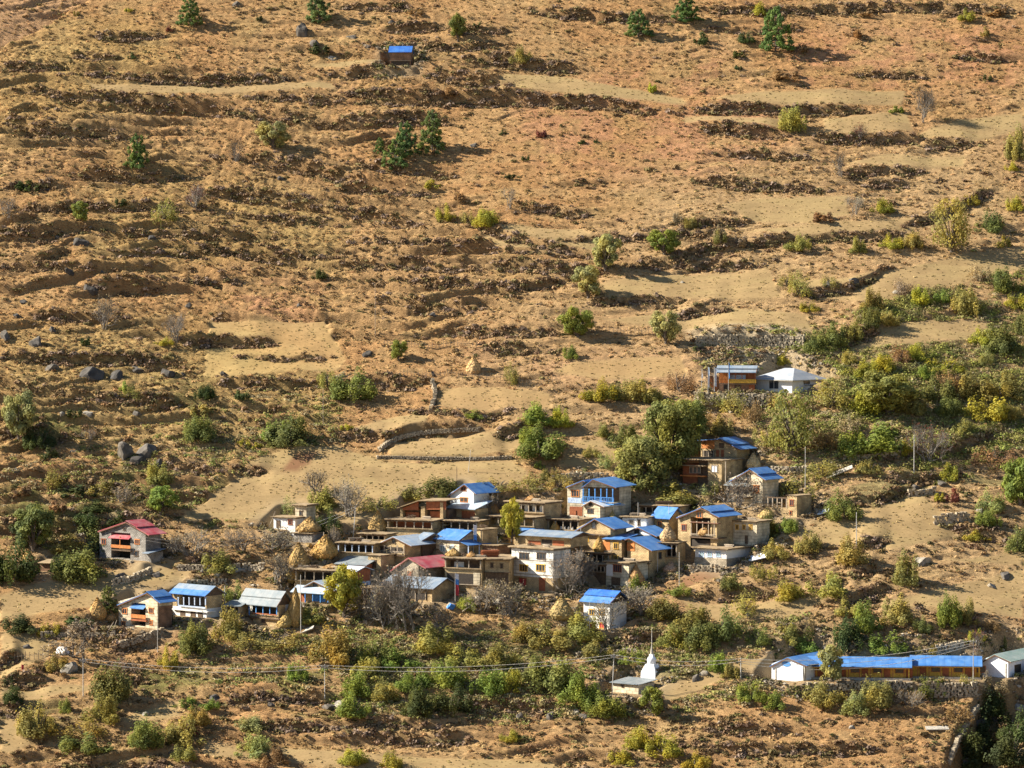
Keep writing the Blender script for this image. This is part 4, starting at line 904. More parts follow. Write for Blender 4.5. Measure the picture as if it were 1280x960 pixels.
# --- ground colours (what grows or lies there, plus some shade painted on the banks)
def col(c): return np.array(c, float)
n1 = fbm(X/22, Y/22, 90, 3)[..., None]; n2 = fbm(X/5, Y/3.5, 91, 3)[..., None]; n3 = vn(X/.9, Y/.6, 95)[..., None]
grass = col((.375, .238, .106))*(1-sstep(.4, .62, n1))+col((.365, .215, .092))*sstep(.4, .62, n1)
grass = grass*(1-.5*sstep(.5, .68, n2))+col((.385, .265, .122))*.5*sstep(.5, .68, n2)
red = sum(polymask(p, 25, 40) for p in ([(290,340),(400,350),(400,400),(300,400)], [(640,120),(900,60),(1000,180),(850,230),(660,210)], [(150,220),(290,230),(300,280),(170,285)], [(960,40),(1280,30),(1280,120),(1000,110)], [(590,440),(860,445),(860,475),(690,480)]))
red = np.clip(red, 0, 1)[..., None]*sstep(.35, .6, n2)
upz = (sstep(600, 380, V)*(V > -900))[..., None]; grass = grass*(1-upz*np.array([.0, .03, .06]))
grass = grass*(1-.55*red)+col((.40, .185, .10))*.55*red
yel = np.clip(sum(polymask(p, 30, 40) for p in ([(60,30),(230,40),(200,140),(0,170),(-30,100)], [(150,180),(420,260),(420,340),(100,330)], [(0,400),(240,400),(430,480),(400,560),(0,560)])), 0, 1)[..., None]
grass = grass*(1-.4*yel)+col((.34, .26, .085))*.4*yel
grn = sstep(.56, .7, fbm(X/9, Y/7, 97, 3))[..., None]*(.15+.75*np.clip(sum(polymask(p, 30, 30) for p in ([(0,480),(420,500),(330,640),(0,700)], [(230,800),(960,790),(960,880),(0,900)], [(880,430),(1290,380),(1290,700),(1000,640)], [(200,640),(480,610),(700,600),(480,660)])), 0, 1)[..., None])
grass = grass*(1-grn)+col((.17, .165, .05))*grn
sand = polymask([(800,230),(1300,130),(1300,830),(900,820),(700,560),(560,470)], 60, 60)[..., None]
grass = grass*(1-.45*sand)+col((.39, .28, .145))*.45*sand
grass = grass*(.80+.36*n3)
fcol = col((.295, .20, .096))*(.84+.32*n2)*(.9+.2*fbm(X/2.6, Y/.8, 99, 3)[..., None]); fcol = fcol*(1-.25*sstep(.5, .62, fbm(X/9, Y/2.2, 98, 3))[..., None])+col((.36, .27, .12))*.25*sstep(.5, .62, fbm(X/9, Y/2.2, 98, 3))[..., None]
fp = polymask(FIELDS[15], 6)[..., None]; fcol = fcol*(1-.7*fp)+col((.29, .21, .085))*(.9+.2*n2)*.7*fp
ft = np.maximum(polymask(FIELDS[20], 6), polymask(FIELDS[16], 6))[..., None]; fcol = fcol*(1-.5*ft)+col((.33, .20, .09))*.5*ft
pc = np.maximum(polymask([(352,588),(372,566),(395,566),(388,580),(370,588)], 4), polymask([(850,722),(900,710),(905,725),(850,740)], 4))[..., None]; fcol = fcol*(1-pc)+col((.20, .105, .055))*pc
grass = grass*np.array([1.0, 1.0, 1.04]); fcol = fcol*np.array([1.0, 1.02, 1.0])
fcol = fcol*(1-.55*fp)+grass*1.04*.55*fp
f3 = field[..., None]; c = grass*(1-f3)+fcol*f3
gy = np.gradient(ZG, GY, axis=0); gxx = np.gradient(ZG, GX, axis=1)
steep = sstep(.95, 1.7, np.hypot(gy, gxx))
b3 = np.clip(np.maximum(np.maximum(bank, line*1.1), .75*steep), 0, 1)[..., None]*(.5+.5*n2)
b3 = b3*.58; c = c*(1-b3)+col((.15, .10, .052))*(.7+.6*n3)*b3  # dark soil and scrub tone, also standing in for shade on the risers
rub = polymask([(860,415),(1010,415),(1010,450),(960,465),(880,460)], 8)[..., None]*.7
c = c*(1-rub)+col((.44, .37, .25))*(.6+.7*n3)*rub
dirt = village[..., None]*.75; c = c*(1-dirt)+col((.33, .25, .15))*(.75+.4*n2)*dirt
fr3 = far_[..., None]; c = c*(1-.75*fr3)+col((.42, .26, .14))*.75*fr3
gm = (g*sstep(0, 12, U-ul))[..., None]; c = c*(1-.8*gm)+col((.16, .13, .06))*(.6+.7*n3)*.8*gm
out = (~inside)[..., None]; c = np.where(out, col((.34, .22, .10))*(.8+.4*fbm(X/25, Y/25, 90, 3)[..., None]), c)
def make_ground():
    ny, nx = X.shape
    me = bpy.data.meshes.new('hillside')
    co = np.stack([X, Y, ZG], -1).reshape(-1, 3).astype(np.float32)
    idx = np.arange(ny*nx).reshape(ny, nx)
    q = np.stack([idx[:-1, :-1], idx[:-1, 1:], idx[1:, 1:], idx[1:, :-1]], -1).reshape(-1, 4).astype(np.int32)
    me.vertices.add(len(co)); me.vertices.foreach_set('co', co.ravel())
    me.loops.add(q.size); me.loops.foreach_set('vertex_index', q.ravel())
    me.polygons.add(len(q)); me.polygons.foreach_set('loop_start', np.arange(0, q.size, 4, dtype=np.int32)); me.polygons.foreach_set('loop_total', np.full(len(q), 4, np.int32))
    me.polygons.foreach_set('use_smooth', np.ones(len(q), bool))
    me.update()
    a = me.color_attributes.new('tint', 'FLOAT_COLOR', 'POINT')
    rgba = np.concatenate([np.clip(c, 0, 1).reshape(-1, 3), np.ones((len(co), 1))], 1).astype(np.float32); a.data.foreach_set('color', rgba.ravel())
    fa = me.attributes.new('field', 'FLOAT', 'POINT'); fa.data.foreach_set('value', field.ravel().astype(np.float32))
    m, N, L, b = newmat('dry_hillside', .95); b.inputs['Specular IOR Level'].default_value = .05
    at = N.new('ShaderNodeAttribute'); at.attribute_name = 'tint'; ff = N.new('ShaderNodeAttribute'); ff.attribute_name = 'field'
    tc = N.new('ShaderNodeTexCoord')
    mp = N.new('ShaderNodeMapping'); mp.inputs['Scale'].default_value = (.7, 1.9, 1.6); L.new(tc.outputs['Object'], mp.inputs[0])
    t1 = N.new('ShaderNodeTexNoise'); t1.inputs['Scale'].default_value = 2.4; t1.inputs['Detail'].default_value = 6; t1.inputs['Roughness'].default_value = .7; L.new(mp.outputs[0], t1.inputs['Vector'])
    rp = N.new('ShaderNodeValToRGB'); rp.color_ramp.elements[0].position = .32; rp.color_ramp.elements[0].color = (.60, .56, .54, 1)
    rp.color_ramp.elements[1].position = .60; rp.color_ramp.elements[1].color = (1.12, 1.1, 1.05, 1); L.new(t1.outputs['Fac'], rp.inputs[0])
    soft = N.new('ShaderNodeMix'); soft.data_type = 'RGBA'; soft.inputs[7].default_value = (.97, .97, .97, 1)
    k = N.new('ShaderNodeMath'); k.operation = 'MULTIPLY'; k.inputs[1].default_value = .5; L.new(ff.outputs['Fac'], k.inputs[0])
    L.new(k.outputs[0], soft.inputs[0]); L.new(rp.outputs[0], soft.inputs[6])
    mu = N.new('ShaderNodeMix'); mu.data_type = 'RGBA'; mu.blend_type = 'MULTIPLY'; mu.inputs[0].default_value = 1
    L.new(at.outputs['Color'], mu.inputs[6]); L.new(soft.outputs[2], mu.inputs[7]); L.new(mu.outputs[2], b.inputs['Base Color'])
    bp = N.new('ShaderNodeBump'); bp.inputs['Distance'].default_value = .35
    sb = N.new('ShaderNodeMapRange'); sb.inputs[3].default_value = 1.0; sb.inputs[4].default_value = .12; L.new(ff.outputs['Fac'], sb.inputs[0]); L.new(sb.outputs[0], bp.inputs['Strength'])
    L.new(t1.outputs['Fac'], bp.inputs['Height']); L.new(bp.outputs[0], b.inputs['Normal'])
    me.materials.append(m)
    o = bpy.data.objects.new('hillside', me); C.objects.link(o); tag(o, 'dry terraced hillside of tan grass, banks and small fields', 'hillside', None, 'structure')
make_ground()
# ------------------------------------------------------------------ plant prototypes (mesh data, unit width and height)
def mesh_np(name, V_, Q_, mats, mi=None):
    me = bpy.data.meshes.new(name); V_ = np.asarray(V_, np.float32); Q_ = [tuple(map(int, f)) for f in Q_]
    me.from_pydata(V_.tolist(), [], Q_)
    for m in mats: me.materials.append(M[m])
    if mi is not None: me.polygons.foreach_set('material_index', np.asarray(mi, np.int32))
    me.update(); return me
def leaf_quads(P, Nn, size, rs, droop=0):
    """one small bent leaf spray (two triangles) per point, facing roughly along Nn"""
    n = len(P)
    d = rs.normal(size=(n, 3)); Nn = Nn*np.array([1, 1, 1.0])+np.array([0, 0, .25])+.6*d/np.linalg.norm(d, axis=1, keepdims=True); Nn /= np.linalg.norm(Nn, axis=1, keepdims=True)
    t = np.cross(Nn, rs.normal(size=(n, 3))); t /= np.linalg.norm(t, axis=1, keepdims=True)+1e-9
    b = np.cross(Nn, t); s = size*(.6+.8*rs.rand(n, 1)); t = t*s; b = b*s*(.55+.5*rs.rand(n, 1))
    bend = Nn*s*.25
    V_ = np.stack([P-t, P-b*.9+bend, P+t, P+b*.9+bend], 1).reshape(-1, 3)
    k = np.arange(n)*4
    Fq = np.concatenate([np.stack([k, k+1, k+2], 1), np.stack([k, k+2, k+3], 1)])
    return V_, Fq
def lobes_cloud(lobes, n, rs, hollow=.45):
    """points near the surfaces of many overlapping ellipsoid clumps"""
    wts = np.array([l[3]*l[4] for l in lobes]); wts /= wts.sum()
    ix = rs.choice(len(lobes), n, p=wts); L_ = np.array(lobes)[ix]
    d = rs.normal(size=(n, 3)); d /= np.linalg.norm(d, axis=1, keepdims=True)
    r = hollow+(1.08-hollow)*rs.rand(n, 1)**.6
    ragged = 1+.22*rs.normal(size=(n, 1))*(rs.rand(n, 1) < .25)
    P = L_[:, :3]+d*r*ragged*np.stack([L_[:, 3], L_[:, 3], L_[:, 4]], 1)
    return P, d
def stems(rs, n, r, top, base_r=.03):
    m = MB()
    for i in range(n):
        a = rs.rand()*6.28; q = (math.cos(a)*r*rs.rand(), math.sin(a)*r*rs.rand(), top*(.5+.5*rs.rand())); k = (q[0]*.4+.03*rs.normal(), q[1]*.4+.03*rs.normal(), q[2]*.5)
        m.tube((.04*rs.normal(), .04*rs.normal(), -.06), k, base_r, base_r*.7, 4); m.tube(k, q, base_r*.7, base_r*.2, 4)
    return m
def bush_mesh(name, seed, n=2600, size=.034, nl=11, flat=.62, open_=0):
    rs = np.random.RandomState(seed); lobes = []
    for i in range(nl):
        a = rs.rand()*6.28; rr = .40*rs.rand()**.5; r = .075+.085*rs.rand(); hz = (.30+.62*rs.rand())*(1-.45*(rr/.42)**2)
        lobes.append((math.cos(a)*rr*1.1, math.sin(a)*rr*1.1, hz*.55+.02, r, hz*.5))
    P, d = lobes_cloud(lobes, n, rs, .35)
    P[:, 2] = np.clip(P[:, 2], .0, None); P[:, :2] *= 1.0
    Vl, Fl = leaf_quads(P, d, size, rs)
    st = stems(rs, 7+open_*8, .35, .6, .02)
    Vs = np.array(st.v); Fs = st.f; k = len(Vl)
    return mesh_np(name, np.concatenate([Vl, Vs]), list(Fl)+[tuple(i+k for i in f) for f in Fs], ['leaf', 'bark'], [0]*len(Fl)+[1]*len(Fs))
BUSH = [bush_mesh('bush', 100+i, 3800, .025, 17+3*i) for i in range(5)]
LOOSE = [bush_mesh('bush', 200+i, 1500, .022, 16, .6, 1) for i in range(3)]
SMALL = [bush_mesh('shrub', 300+i, 620, .055, 9) for i in range(3)]
def branch_rec(m, rs, p, d, L_, r, lev, tips, spread=.6, up=.25, kids=(3, 4)):
    p = np.array(p); d = np.array(d)/np.linalg.norm(d); q = p+d*L_; 
    mid = p+d*L_*.5+rs.normal(size=3)*L_*.06
    ns = 5 if lev > 2 else (4 if lev > 1 else 3)
    m.tube(p, mid, r, r*.8, ns); m.tube(mid, q, r*.8, r*.6, ns)
    if lev == 0: tips.append((q, d)); return
    for i in range(rs.randint(kids[0], kids[1]+1)):
        e = d+rs.normal(size=3)*spread; e[2] += up
        s0 = p+(q-p)*(.45+.55*rs.rand()) if i else q
        branch_rec(m, rs, s0, e, L_*(.62+.2*rs.rand()), r*.62, lev-1, tips, spread, up, kids)
def bare_mesh(name, seed, lev=4, bark='greybark', trunk=.28, spread=.62, leaves=0, r0=.03, multi=1, rmin=.0):
    rs = np.random.RandomState(seed); m = MB(); tips = []
    for k in range(multi):
        a = rs.rand()*6.28
        d0 = (math.cos(a)*.35*(multi > 1), math.sin(a)*.35*(multi > 1), 1)
        branch_rec(m, rs, (.03*rs.normal(), .03*rs.normal(), -.04), d0, trunk, r0, lev, tips, spread, .3)
    V_ = np.array(m.v); ext = max(np.percentile(np.abs(V_[:, 0]), 98), np.percentile(np.abs(V_[:, 1]), 98)); zt = np.percentile(V_[:, 2], 99)
    S3 = np.array([.5/ext, .5/ext, 1/zt]); V_ = V_*S3; F_ = m.f; mi = [0]*len(F_)
    if leaves:
        T = np.array([t[0] for t in tips])*S3; T = T[rs.choice(len(T), leaves)]+rs.normal(size=(leaves, 3))*.03
        Vl, Fl = leaf_quads(T, rs.normal(size=(leaves, 3)), .018, rs); k = len(V_)
        V_ = np.concatenate([V_, Vl]); F_ = F_+[tuple(i+k for i in f) for f in Fl]; mi = mi+[1]*len(Fl)
    return mesh_np(name, V_, F_, [bark, 'leaf'], mi)
TWIG = [bare_mesh('bare_bush', 400+i, 3, 'greybark', .30, .65, 500, .012, 6) for i in range(3)]
BARE = [bare_mesh('bare_tree', 500+i, 5, 'greybark', .19, .6, 350, .010, 3) for i in range(3)]
DARKBARE = [bare_mesh('dark_bare_tree', 520, 4, 'bark', .3, .6, 700, .03, 1)]
def tree_meshes(seed, n=4200, size=.028, nl=16, trunk_h=.3, crown='round', r0=.035):
    """(trunk mesh, crown mesh): a forked trunk whose limbs carry separate clumps of leaves"""
    rs = np.random.RandomState(seed); m = MB(); lobes = []
    m.tube((0, 0, -.05), (.01, 0, trunk_h*.6), r0*1.3, r0, 7)
    for i in range(nl):
        a = i*2.4+rs.rand(); h = trunk_h+(.94-trunk_h)*((i+.5)/nl)
        env = math.sin(math.pi*min(1, max(.08, (h-trunk_h*.55)/(1.08-trunk_h*.55))))**.6
        rr = .36*env*(.45+.55*rs.rand()); r = .085+.075*rs.rand()
        c_ = (math.cos(a)*rr, math.sin(a)*rr, min(h, .92))
        lobes.append((*c_, r*1.15, r*.9))
        k = (c_[0]*.35, c_[1]*.35, trunk_h*.6+(c_[2]-trunk_h*.6)*.5)
        m.tube((0.01, 0, trunk_h*.55), k, r0*.7, r0*.4, 5); m.tube(k, c_, r0*.4, r0*.12, 4)
    P, d = lobes_cloud(lobes, n, rs, .3)
    Vl, Fl = leaf_quads(P, d, size, rs)
    return mesh_np('trunk', m.v, m.f, ['bark']), mesh_np('crown', Vl, Fl, ['leaf'])
def pine_meshes(seed, n=5200):
    rs = np.random.RandomState(seed); m = MB(); m.tube((0, 0, -.05), (0, 0, .95), .035, .006, 6); lobes = []
    for i in range(15):
        h = .14+.78*i/14; R_ = .47*(1-h)**.48+.02
        for k in range(6 if h < .7 else 4):
            a = k*6.28/6+i*.7+.4*rs.rand(); rr = R_*(.35+.8*rs.rand()); c_ = (math.cos(a)*rr, math.sin(a)*rr, h-.05*rr+.04*rs.normal())
            lobes.append((*c_, .09*(1.15-h*.6), .05)); m.tube((0, 0, h), c_, .008, .003, 3)
    P, d = lobes_cloud(lobes, n, rs, .2); d[:, 2] += .5
    Vl, Fl = leaf_quads(P, d, .024, rs)
    return mesh_np('trunk', m.v, m.f, ['bark']), mesh_np('crown', Vl, Fl, ['leaf'])
TREE = [tree_meshes(600+i) for i in range(3)]
BIG = [tree_meshes(650+i, 7500, .021, 26, .22) for i in range(2)]
OPEN = [tree_meshes(680, 2300, .022, 26, .22, r0=.026)]
PINE = [pine_meshes(700+i) for i in range(3)]

COL = {'dk': ((.075, .10, .036), 'dark green'), 'ol': ((.31, .29, .09), 'olive'), 'yg': ((.37, .355, .06), 'yellow-green'), 'lm': ((.225, .285, .065), 'bright green'),
       'br': ((.28, .19, .10), 'brown'), 'gy': ((.32, .27, .19), 'grey-brown'), 'rd': ((.20, .08, .06), 'reddish'), 'or': ((.34, .27, .08), 'golden'),
       'pg': ((.32, .35, .14), 'pale green'), 'pn': ((.13, .20, .065), 'green'), 'to': ((.24, .25, .075), 'olive-green'), 'dg': ((.18, .205, .065), 'deep green')}
AUTO = []     # (object, description, category, u, v) : labelled together at the end
cnt = {}
def plant(kind, u, v, w, h, c):
    if u < -25 or u > 1305 or v > 985: return
    p = hit(u, min(v, 968)); s_ = F/(p[1]+600); W_ = w/s_; Hh = h/s_*1.04
    rgb, word = COL[c]; j = cnt.get(kind, 0); cnt[kind] = j+1
    k = rng.uniform(.85, 1.15); rgb = tuple(min(1, x*k*rng.uniform(.93, 1.07)) for x in rgb)
    loc = (p[0], p[1]+.18*W_, p[2]-.15); rz = rng.uniform(0, 6.28); sc_ = (W_*1.06, W_*.95, Hh*1.02)
    sz = 'small' if w*h < 480 else ('large' if w*h > 1500 else 'mid-sized')
    lib = {'b': (BUSH, 'bush', 'rounded %s bush'), 'l': (LOOSE, 'bush', 'loose open %s bush'), 's': (SMALL, 'shrub', 'low %s shrub'), 'g': (TWIG, 'bare_bush', 'bare twiggy %s bush'),
           'G': (BARE, 'bare_tree', 'leafless %s tree'), 'D': (DARKBARE, 'bare_tree', 'dark leafless %s tree'), 't': (TREE, 'tree', '%s round-crowned tree'), 'T': (BIG, 'tree', 'tall dense %s tree'),
           'O': (OPEN, 'tree', 'open-branched %s tree'), 'p': (PINE, 'pine_tree', '%s pine')}
    pr, name, desc = lib[kind]; me = pr[j % len(pr)]
    if isinstance(me, tuple):
        o = empty(name, loc, rz); o.scale = sc_
        a = bpy.data.objects.new('trunk', me[0]); b_ = bpy.data.objects.new('crown', me[1])
        for q in (a, b_): C.objects.link(q); q.parent = o; q.color = (*rgb, 1)
    else:
        o = bpy.data.objects.new(name, me); C.objects.link(o); o.location = loc; o.rotation_euler = (0, 0, rz); o.scale = sc_; o.color = (*rgb, 1)
    cat = {'pine_tree': 'pine', 'bare_bush': 'bush', 'bare_tree': 'tree'}.get(name, name)
    tag(o, None, cat, {'pine': 'pines on the slope', 'tree': 'trees around the village', 'bush': 'bushes on the hillside', 'shrub': 'low shrubs on the hillside'}[cat])
    AUTO.append((o, sz+' '+desc % word, u, v-h/2)); return o
PL = '''
p 237 35 32 38 pn;p 398 31 36 48 pn;s 400 68 38 20 dk;p 171 214 30 46 pn;t 341 191 42 38 pg;g 296 207 24 34 br;l 208 284 36 46 ol;g 241 264 26 32 rd;t 100 281 28 28 lm
s 35 240 36 18 dk;g 8 278 34 30 br;s 150 258 22 14 dk;s 325 26 12 10 dk;s 165 74 14 10 dk;s 95 20 12 9 ol;s 160 15 14 8 yg;s 212 40 12 10 rd
t 572 53 22 34 dg;s 597 34 14 8 dk;b 650 80 30 26 ol;p 798 48 34 36 pn;s 814 116 14 18 yg;p 540 192 36 52 pn;p 507 199 34 46 pn;p 494 213 34 38 pn;p 475 192 16 20 pn
s 628 169 12 8 dk;s 675 172 18 13 rd;s 728 180 12 9 dk;s 746 179 9 7 dk;s 658 201 14 9 dk;s 640 223 24 9 dk;s 540 236 24 14 yg;b 556 277 28 26 yg;b 606 285 40 30 yg;g 637 263 18 28 br
l 584 280 20 26 ol;t 830 322 40 34 lm;t 757 346 48 50 pg;b 848 282 24 20 gy;s 575 250 20 12 br;s 520 18 26 10 br;s 560 120 30 14 br;s 700 170 8 6 br;s 697 247 9 6 br
p 858 30 38 34 pn;s 878 57 24 20 dk;p 970 68 42 58 pn;b 934 54 24 20 dk;s 924 72 20 12 dk;s 922 87 13 9 dk;b 948 20 28 20 yg;b 1208 27 26 20 yg;s 1232 46 15 15 or;s 1233 101 22 11 dk
b 992 167 42 42 ol;g 1073 180 24 24 rd;G 1155 157 28 46 br;g 1052 224 22 34 br;s 965 201 20 8 dk;s 1120 142 22 12 lm;b 1272 202 34 52 ol;b 1266 214 20 18 yg;b 1104 267 30 22 yg;g 1070 270 26 24 gy
s 1030 277 34 16 br;b 998 314 34 26 ol;s 900 300 18 26 gy;b 865 287 26 20 ol;O 1190 322 64 70 ol;b 1240 292 46 32 dg;b 1215 257 24 20 yg;b 1268 264 32 22 yg;s 1255 310 20 18 or;b 1115 312 32 24 yg
b 1142 312 32 28 ol;l 900 307 22 24 ol;s 925 310 22 20 gy;b 1072 317 26 24 ol;s 1000 65 30 16 br;s 1068 48 30 16 br;s 985 100 44 16 br;s 1250 20 40 14 br;s 1090 20 40 12 br
t 22 558 50 64 pg;b 48 562 44 40 dk;b 195 607 42 36 ol;t 200 647 50 38 lm;l 70 612 44 34 or;g 130 414 34 40 gy;G 218 430 30 36 gy;b 205 432 26 13 yg;s 105 432 16 14 dk;b 245 554 52 42 dg
b 362 560 74 48 dg;b 345 552 40 36 lm;b 400 349 20 16 dk;b 440 502 62 48 dg;l 410 488 30 40 ol;s 305 557 20 12 yg;s 320 562 18 11 yg;s 100 622 64 20 dk;s 30 620 32 20 br;s 155 492 18 18 lm
s 95 522 28 14 dk;l 165 502 28 26 dg;b 255 500 32 24 dk;b 130 620 50 24 ol;b 120 640 56 20 dk;s 70 640 30 20 br;g 150 640 50 30 gy;s 60 575 26 18 dk;s 250 520 40 20 ol;s 300 500 24 18 dk;g 110 555 30 18 br
t 735 377 42 42 pg;t 722 427 46 40 lm;b 712 449 26 20 lm;t 832 434 38 44 pg;t 498 453 26 26 lm;l 640 483 24 40 ol;b 750 502 46 34 yg;b 797 503 54 36 ol;b 592 524 28 14 lm;b 672 532 56 40 lm
b 700 535 34 30 yg;b 675 575 72 50 dg;b 668 560 46 34 lm;s 675 586 16 12 lm;b 782 562 46 38 dg;b 755 547 26 26 ol;l 850 492 38 44 br;l 758 587 32 26 pg;T 838 600 84 96 to;T 805 634 92 84 to
T 862 560 54 58 to;b 850 632 76 34 ol;b 740 572 24 18 ol;s 432 537 22 9 yg;b 815 505 30 26 ol;s 432 478 40 18 gy;b 770 500 30 24 dg
b 1020 442 36 36 dg;b 1045 434 36 34 dg;b 1065 427 32 34 ol;b 1087 412 34 36 dg;b 1090 387 34 32 ol;b 1110 407 32 26 ol;b 1150 382 36 28 yg;b 1176 380 24 22 lm;l 1130 372 38 32 gy;b 1210 397 44 46 ol
b 1255 367 40 38 dg;l 1226 352 32 34 gy;b 1270 387 32 28 yg;b 1250 442 54 42 dg;b 1228 432 32 28 yg;b 1282 422 34 42 dg;b 980 457 28 22 yg;b 1013 390 28 18 yg;l 1000 372 34 40 ol;l 985 360 30 26 ol
l 1038 362 26 28 ol;b 1060 457 28 22 ol;b 1077 472 44 26 yg;b 1102 467 40 30 yg;l 1125 455 44 32 br;b 1145 452 34 26 yg;b 1182 467 54 26 yg;b 1155 474 32 20 lm;b 1232 457 26 24 pg;t 1112 525 96 56 to
b 1085 520 50 40 yg;b 1140 520 44 36 ol;b 1100 567 96 52 lm;b 1075 572 54 40 lm;l 972 512 44 26 or;l 1002 512 34 26 br;l 1040 512 72 46 ol;O 990 580 78 88 ol;b 1172 502 54 42 dg;l 1190 490 46 36 br
b 1186 522 42 32 dg;b 1217 502 64 42 ol;b 1232 527 64 42 yg;b 1262 502 54 44 ol;G 1160 584 60 50 rd;b 1130 570 26 24 yg;l 1245 587 66 42 br;b 1266 527 32 26 ol;b 1205 545 36 24 ol;l 920 522 44 42 ol
l 942 532 32 42 br;l 905 512 34 32 ol;l 880 507 26 32 ol;b 1087 592 34 24 ol;b 1190 602 34 26 yg;s 1193 629 22 22 rd;s 1175 627 18 15 yg;b 1240 642 38 36 pg;b 1236 660 40 28 lm;t 1277 642 56 66 lm
b 1274 692 36 38 dg;b 1222 675 46 18 yg;b 905 545 40 30 ol;l 880 540 40 36 br;l 960 560 44 40 ol;l 1030 565 50 40 br;l 1065 545 40 34 gy
g 922 642 56 44 gy;l 1002 627 56 44 ol;b 1054 652 46 46 dg;l 888 620 34 22 pg;b 985 667 32 24 lm;b 963 674 26 40 dg;l 1032 600 54 34 ol
b 1010 692 40 38 ol;b 1065 707 46 44 ol;l 955 727 40 34 ol;b 970 700 34 30 ol;b 915 740 34 26 dg;b 985 752 50 30 yg;b 1040 747 62 42 ol;b 1136 734 44 52 ol;b 905 802 48 52 dg;b 875 817 54 48 dg
b 868 792 60 40 ol;l 932 772 44 40 ol;b 950 807 38 32 dg;b 985 807 42 32 ol;l 1010 802 34 42 br;b 1016 817 52 36 lm;b 1060 817 54 54 dk;b 1082 792 42 46 lm;b 1111 817 54 34 lm;b 1120 782 54 42 ol
b 1155 792 28 26 dg;b 1185 787 40 54 lm;b 1211 782 34 38 ol;g 1225 820 28 30 rd;b 1222 802 24 20 yg;b 1255 817 22 28 dg;l 1160 822 44 26 ol;l 1240 790 40 20 br;b 1060 770 50 26 ol
b 900 842 32 32 lm;b 914 848 30 22 ol;b 940 877 40 32 lm;b 965 887 40 26 lm;b 1032 885 54 44 ol;t 1040 860 42 50 pg;b 1092 888 60 46 ol;b 1070 895 40 34 pg;g 1140 892 40 28 br;b 1155 872 40 36 dg
b 1176 870 24 26 lm;b 1240 872 40 36 gy;b 1238 915 70 60 dk;b 1212 965 66 60 dk;b 1262 958 66 60 dk;b 1228 935 44 40 dk;l 1250 930 40 34 br;l 1200 905 40 34 br;b 1275 930 50 50 dk;b 1235 895 50 40 dk;l 1210 860 30 20 ol
t 430 777 54 64 yg;b 416 832 66 56 or;G 512 797 90 82 gy;G 480 790 50 56 gy;b 470 832 54 42 dg;b 545 817 64 42 ol;b 500 838 54 30 lm;G 712 748 60 56 gy;G 728 738 44 44 gy;g 600 770 60 40 gy
g 640 775 60 44 gy;b 585 765 30 24 lm;b 447 872 44 36 lm;b 440 897 48 42 lm;b 520 897 48 46 dk;b 565 892 54 42 dk;b 610 872 54 42 lm;b 640 867 40 34 yg;b 685 867 74 64 dg;b 722 882 54 52 lm
b 745 892 44 32 lm;b 760 898 56 34 lm;t 816 900 38 40 lm;b 800 937 44 32 yg;b 832 947 54 40 yg;b 775 957 44 22 yg;b 870 962 40 26 yg;b 440 957 44 26 yg;b 490 962 34 26 yg
b 640 927 32 20 yg;b 730 802 60 40 ol;b 690 812 60 40 ol;b 655 805 44 34 or;b 560 860 60 40 lm;b 515 865 50 36 lm;b 620 835 54 34 ol;b 580 835 50 34 ol;b 480 880 44 34 ol;b 460 850 54 30 ol
b 790 830 40 24 lm;g 760 790 44 36 gy;g 800 772 64 40 gy;b 795 742 34 26 lm;b 770 760 40 24 yg;b 830 775 54 34 ol;b 840 810 44 30 ol;b 745 822 44 30 ol;g 555 800 50 34 br;b 670 850 50 36 dg
t 40 698 66 62 dg;b 14 732 66 72 dk;b 100 732 76 54 dg;b 75 722 36 32 dk;b 82 692 54 32 ol;b 112 692 50 42 pg;b 30 667 44 26 dk;b 110 662 46 26 dk;b 150 660 44 22 dk;p 134 770 28 36 dg
b 60 797 32 26 yg;b 20 792 54 26 dk;s 95 782 44 16 dk;D 108 837 80 56 gy;b 72 840 34 26 ol;b 142 880 66 60 dg;b 128 905 54 44 ol;b 45 922 56 58 ol;b 80 892 22 22 lm;l 108 925 70 30 or
b 105 942 76 30 dg;b 182 937 56 46 dg;b 230 932 62 42 ol;b 246 907 34 34 or;s 237 922 26 22 rd;b 235 887 38 18 lm;b 262 887 28 16 lm;b 315 917 50 26 pg;b 318 947 54 34 pg;b 228 952 34 30 ol
b 345 955 44 24 br;b 210 837 28 36 yg;b 240 822 54 54 dg;b 285 802 44 50 ol;b 372 850 28 30 lm;l 340 812 74 34 ol;l 310 815 50 28 ol;g 240 702 64 36 gy;b 270 717 54 32 ol;g 345 697 64 32 gy
g 345 732 54 36 gy;b 293 754 34 32 dg;g 300 690 60 26 gy;b 330 757 20 16 dk;l 150 850 44 34 gy;b 15 880 30 26 dk;b 10 855 20 16 dk
b 400 642 54 36 ol;b 408 672 40 40 dk;g 440 652 54 50 gy;g 395 620 56 30 gy;l 470 640 54 30 ol;b 545 624 64 34 dg;b 510 627 40 24 ol;t 640 684 30 56 yg;l 665 615 54 28 ol;g 612 645 34 26 gy
g 545 690 60 24 gy;g 505 705 56 30 gy;l 700 612 44 24 ol;l 620 615 60 24 ol;b 690 600 30 20 ol;g 450 770 60 40 gy;b 385 780 50 24 ol;g 420 690 20 30 gy;l 360 650 24 36 pg;l 920 700 40 26 ol;b 850 745 34 18 lm
'''
for ent in PL.replace('\n', ';').split(';'):
    f = ent.split()
    if len(f) == 6: plant(f[0], float(f[1]), float(f[2]), float(f[3]), float(f[4]), f[5])

